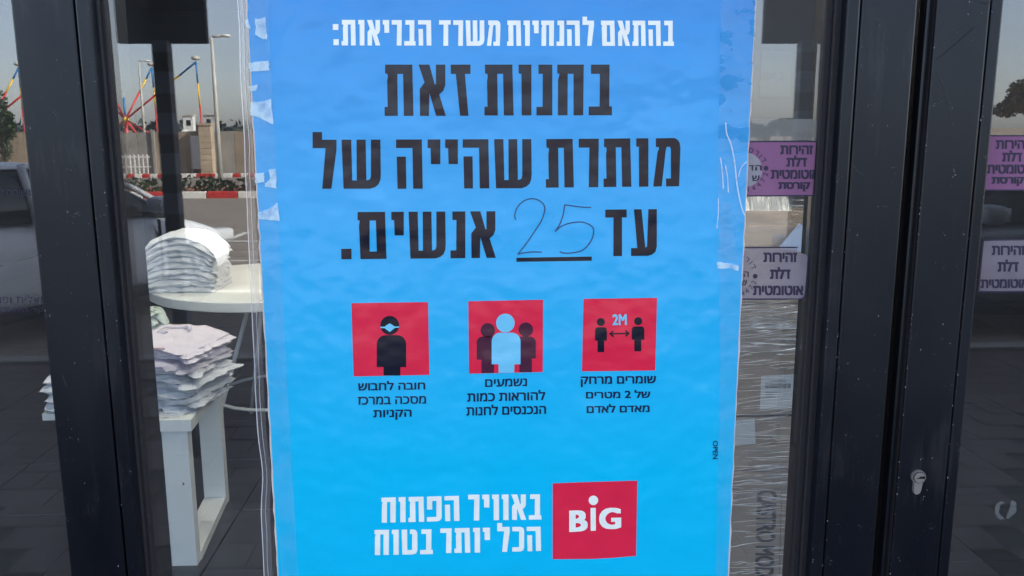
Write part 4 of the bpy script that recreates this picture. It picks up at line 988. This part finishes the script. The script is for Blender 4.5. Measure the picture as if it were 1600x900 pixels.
# tall arched pile
pc = W(294, 452, cyy-.25); z = tz; NL = 10; th = .0265
nm2 = ['topmost arched white shirt of the tall pile', 'second white shirt from the top of the tall pile', 'third white shirt from the top of the tall pile', 'fourth white shirt from the top of the tall pile', 'fifth white shirt down in the tall pile', 'fifth white shirt from the bottom of the tall pile', 'fourth white shirt from the bottom of the tall pile', 'third white shirt from the bottom of the tall pile', 'second white shirt from the bottom of the tall pile', 'lowest white shirt of the tall pile, on the round table']
for k in range(NL):
    a_ = .03+.24*k/NL
    folded((pc.x+.015*noise.noise(Vector((k*1.7, 2, 2))), cyy-.22+.012*noise.noise(Vector((k*2.1, 5, 2))), z+th/2+.003+(a_*.09 if k else 0)), (.34 if k < 8 else .36), .30, th*1.3, M['shirt'], nm2[NL-1-k], 'folded shirts in the tall pile', rz=R(3*noise.noise(Vector((k, 1, 9)))), seed=60+k*2.3, lobes=.02, arch=a_)
    z += th
# pallet of cartons in stretch film
M['card'] = plain('cardboard', (.46, .36, .28), .85, .08, 6, stretch=(1, 1, 8)); M['card_ink'] = plain('carton_ink', (.02, .02, .03), .8, .2, 60)
M['labelp'] = plain('label_paper', (.85, .88, .92), .6, .04); M['wood'] = plain('pallet_wood', (.35, .25, .15), .85, .3, 12)
DB = 2.35; yb = CAM.y+DB
bx0, bx1 = W(1118, 600, yb).x, W(1300, 600, yb).x+.25
z_a = W(1200, 352, yb).z; z_b = W(1200, 478, yb).z; z_c = W(1200, 738, yb).z
pal = empty('pallet', ((bx0+bx1)/2, yb+.4, 0), 'wooden pallet under the wrapped cartons', 'pallet')
for k in range(5): MB().box(bx0+.0, bx1, yb+.02+k*.19, yb+.12+k*.19, .115, .135).build('board', M['wood'], pal)
for xx in (bx0+.02, (bx0+bx1)/2-.05, bx1-.12): MB().box(xx, xx+.1, yb+.03, yb+.86, .0, .115).build('bearer', M['wood'], pal)
def carton(z0, z1, label, dy_=0, x0=bx0, x1=bx1, d=.55):
    root = empty('carton', ((x0+x1)/2, yb+dy_, z0), label, 'carton', 'cardboard cartons wrapped on the pallet')
    MB().bevel_box(x0, x1, yb+dy_, yb+dy_+d, z0+.002, z1-.002, .006).build('box', M['card'], root); return root
c3 = carton(.137, z_c, 'lowest carton with vertical lettering in the stretch film')
c2 = carton(z_c+.002, z_b, 'middle carton carrying the white barcode label', .004)
c1 = carton(z_b+.002, z_a, 'upper carton behind the lilac sticker', .01)
MB().box(bx0+.01, bx1-.01, yb-.0008+.004, yb+.003, z_c+.17, z_c+.176).build('tape_line', M['card_ink'], c2)
def front(px, py, dy_=-.0012): return W(px, py, yb+dy_)
b = MB(); small('CASTRO MODEL', quad_map((1215, 766), (1209, 922), (1178, 921), (1182, 766), yb-.0012), b, .06, .95); b.build('lettering', M['card_ink'], c3)
for pts in ([(1183, 765), (1222, 764)], [(1222, 764), (1219.5, 835), (1217, 935)]): stroke(pts, .9, 'card_ink', 'printed_line', yb-.0012, c3, 4)
m_ = MB()
for k in range(22):
    y_ = 722+k*9.4; xx = 1245-(y_-722)*.055; q = random.uniform(4, 7)
    px_poly([(xx-3.5, y_+q), (xx+2, y_+q), (xx+2, y_), (xx-3.5, y_)], yb-.0012, m_)
m_.build('printed_edge', M['card_ink'], c3)
b = MB(); px_poly([(1187, 640), (1241, 637), (1245, 584.5), (1189.5, 587.5)], yb+.0022, b); lb = b.build('label', M['labelp'], c2)
m_ = MB(); xx = 1196.0
while xx < 1235: 
    q = random.choice((.6, .9, 1.4)); px_poly([(xx, 606.6), (xx+q, 606.5), (xx+q, 599.3), (xx, 599.4)], yb+.0016, m_); xx += q+random.choice((.6, .9))
for y_, x1_ in ((612.5, 1215), (616, 1208), (620, 1212)): px_poly([(1196, y_+.8), (x1_, y_+.8), (x1_, y_), (1196, y_)], yb+.0016, m_)
small_px('7X7077706LL', 1203, 1229, 593.6, 593.4, 596.6, 596.8, yb+.0016, m_, .0); m_.build('barcode', M['card_ink'], lb)
b = MB(); px_poly([(1146, 697), (1180.5, 693), (1179, 653), (1148, 656.5)], yb+.0022, b); b.build('label', M['labelp'], c2)
# upper bits: white bag, lilac sheet, green wad in the film
M['bag'] = film('grey_bag', (.42, .45, .44), .7, .2, .12, .3, .7, 9, base_op=.45, bmp=.6, bscale=14)
def crumple(x0, x1, y0, y1, z0, h, seed, nx=40, ny=16):
    m_ = MB()
    for j in range(ny+1):
        for i in range(nx+1):
            u, v = i/nx, j/ny; e = (4*u*(1-u))**.35*(4*v*(1-v))**.45
            q = abs(noise.noise(Vector((u*6, v*3, seed))))+.5*abs(noise.noise(Vector((u*17, v*9, seed))))
            m_.v.append(Vector((x0+(x1-x0)*u, y0+(y1-y0)*v, z0+h*e*(.35+q))))
    for j in range(ny):
        for i in range(nx): a = j*(nx+1)+i; m_.f.append((a, a+1, a+nx+2, a+nx+1))
    return m_
o = crumple(bx0+.0, W(1240, 400, yb).x, yb+.02, yb+.4, z_a+.038, .11, 4.2).build('plastic_bag', M['bag'], None, origin=(W(1200, 400, yb).x, yb+.2, z_a+.038)); T(o, 'crumpled grey plastic bag on top of the wrapped cartons', 'plastic bag')
m_ = MB(); P_ = [W(1216, 388, yb-.03), W(1262, 396, yb-.03), W(1258, 356, yb-.02), W(1250, 349, yb-.02)]
m_.add(P_+[p_+Vector((0, .004, 0)) for p_ in P_], [(0, 1, 2, 3), (7, 6, 5, 4), (0, 4, 5, 1), (1, 5, 6, 2), (2, 6, 7, 3), (3, 7, 4, 0)])
M['sheetblue'] = plain('pale_blue_paper', (.42, .50, .68), .6, .08); T(m_.build('paper_sheet', M['sheetblue'], None, origin=P_[0]), 'pale blue paper corner sticking up above the wrapped cartons', 'paper')
# stretch film shell round the cartons
def wrapmat():
    m, nt, N, L, p = newmat('stretch_film'); N.remove(p); out = N['Material Output']
    tr = N.new('ShaderNodeBsdfTransparent'); tr.inputs[0].default_value = (.93, .93, .93, 1)
    gl = N.new('ShaderNodeBsdfGlossy'); gl.inputs['Roughness'].default_value = .2
    df = N.new('ShaderNodeBsdfDiffuse'); df.inputs[0].default_value = (.75, .76, .78, 1)
    n2 = noisetex(nt, 7, 7, posvec(nt, (.35, 1, 6)), .7); b_ = N.new('ShaderNodeBump'); b_.inputs['Strength'].default_value = 1; b_.inputs['Distance'].default_value = .05
    L.new(n2.outputs[0], b_.inputs['Height']); L.new(b_.outputs[0], gl.inputs['Normal'])
    m1 = N.new('ShaderNodeMixShader'); m1.inputs[0].default_value = .26; L.new(tr.outputs[0], m1.inputs[1]); L.new(gl.outputs[0], m1.inputs[2])
    n3 = noisetex(nt, 12, 8, posvec(nt, (.22, 1, 9)), .75); f = ramp(nt, n3.outputs[0], [(.52, (.01,)*3), (.60, (.16,)*3), (.68, (.75,)*3)])
    m3 = N.new('ShaderNodeMixShader'); L.new(f, m3.inputs[0]); L.new(m1.outputs[0], m3.inputs[1]); L.new(df.outputs[0], m3.inputs[2]); L.new(m3.outputs[0], out.inputs[0]); return m
M['wrap'] = wrapmat()
b = MB(); NX, NZ = 24, 60; x0_, x1_, z0_, z1_ = bx0-.008, bx1+.008, .10, z_a+.035
for j in range(NZ+1):
    for i in range(NX+1):
        x_ = x0_+(x1_-x0_)*i/NX; z_ = z0_+(z1_-z0_)*j/NZ
        b.v.append(Vector((x_, yb-.008+.004*noise.noise(Vector((x_*3, z_*22, 0))), z_)))
for j in range(NZ):
    for i in range(NX): a = j*(NX+1)+i; b.f.append((a, a+1, a+NX+2, a+NX+1))
b.add([(x0_, yb-.008, z0_), (x0_, yb+.57, z0_), (x0_, yb+.57, z1_), (x0_, yb-.008, z1_)], [(0, 3, 2, 1)]); b.add([(x1_, yb-.008, z0_), (x1_, yb+.57, z0_), (x1_, yb+.57, z1_), (x1_, yb-.008, z1_)], [(0, 1, 2, 3)])
b.add([(x0_, yb-.008, z1_), (x1_, yb-.008, z1_), (x1_, yb+.57, z1_+.01), (x0_, yb+.57, z1_+.01)], [(0, 1, 2, 3)])
sf = b.build('stretch_film', M['wrap'], None, True, origin=((bx0+bx1)/2, yb, .1))
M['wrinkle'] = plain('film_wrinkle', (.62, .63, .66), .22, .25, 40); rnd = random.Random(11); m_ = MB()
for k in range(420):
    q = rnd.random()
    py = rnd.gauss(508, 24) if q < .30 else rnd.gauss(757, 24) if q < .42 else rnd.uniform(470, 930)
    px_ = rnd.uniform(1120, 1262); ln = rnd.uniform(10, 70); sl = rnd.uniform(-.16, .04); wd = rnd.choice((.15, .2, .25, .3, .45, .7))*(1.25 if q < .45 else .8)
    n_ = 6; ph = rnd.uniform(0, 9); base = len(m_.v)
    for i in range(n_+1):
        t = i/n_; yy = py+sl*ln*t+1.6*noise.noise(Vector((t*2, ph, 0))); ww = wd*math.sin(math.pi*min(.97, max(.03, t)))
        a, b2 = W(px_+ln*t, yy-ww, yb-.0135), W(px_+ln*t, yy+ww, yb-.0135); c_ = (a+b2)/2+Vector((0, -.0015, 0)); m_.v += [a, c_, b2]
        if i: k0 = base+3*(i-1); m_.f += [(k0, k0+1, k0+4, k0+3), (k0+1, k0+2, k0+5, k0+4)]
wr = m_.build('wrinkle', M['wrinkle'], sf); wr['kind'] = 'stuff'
T(sf, 'wrinkled clear stretch film wound round the cartons', 'stretch film')
# added dark backing board, made up to carry the faint notice and digits
yc = yb+.62
brd = empty('added_board', (W(1210, 150, yc).x, yc, 0), 'added dark board carrying a faint notice and digits, upper right', 'board')
M['darkb'] = plain('dark_board', (.016, .019, .026), .7, .05); M['noticep'] = plain('notice_paper', (.035, .038, .042), .7, .04); M['faint'] = plain('faint_ink', (.02, .02, .025), .8)
xb0, xb1 = W(1140, 200, yc).x, W(1286, 200, yc).x
MB().bevel_box(xb0, xb1, yc, yc+.03, .002, W(1200, -120, yc).z, .003).build('panel', M['darkb'], brd)
MB().bevel_box(W(1185, 200, yc-.01).x, W(1232, 200, yc-.01).x, yc-.006, yc-.001, W(1200, 152, yc).z, W(1200, 80, yc).z, .001).build('notice', M['noticep'], brd)
b = MB(); small('200.2', quad_map((1188, 113), (1225, 113), (1225, 125), (1188, 125), yc-.0075), b, .02); b.build('lettering', M['faint'], brd)
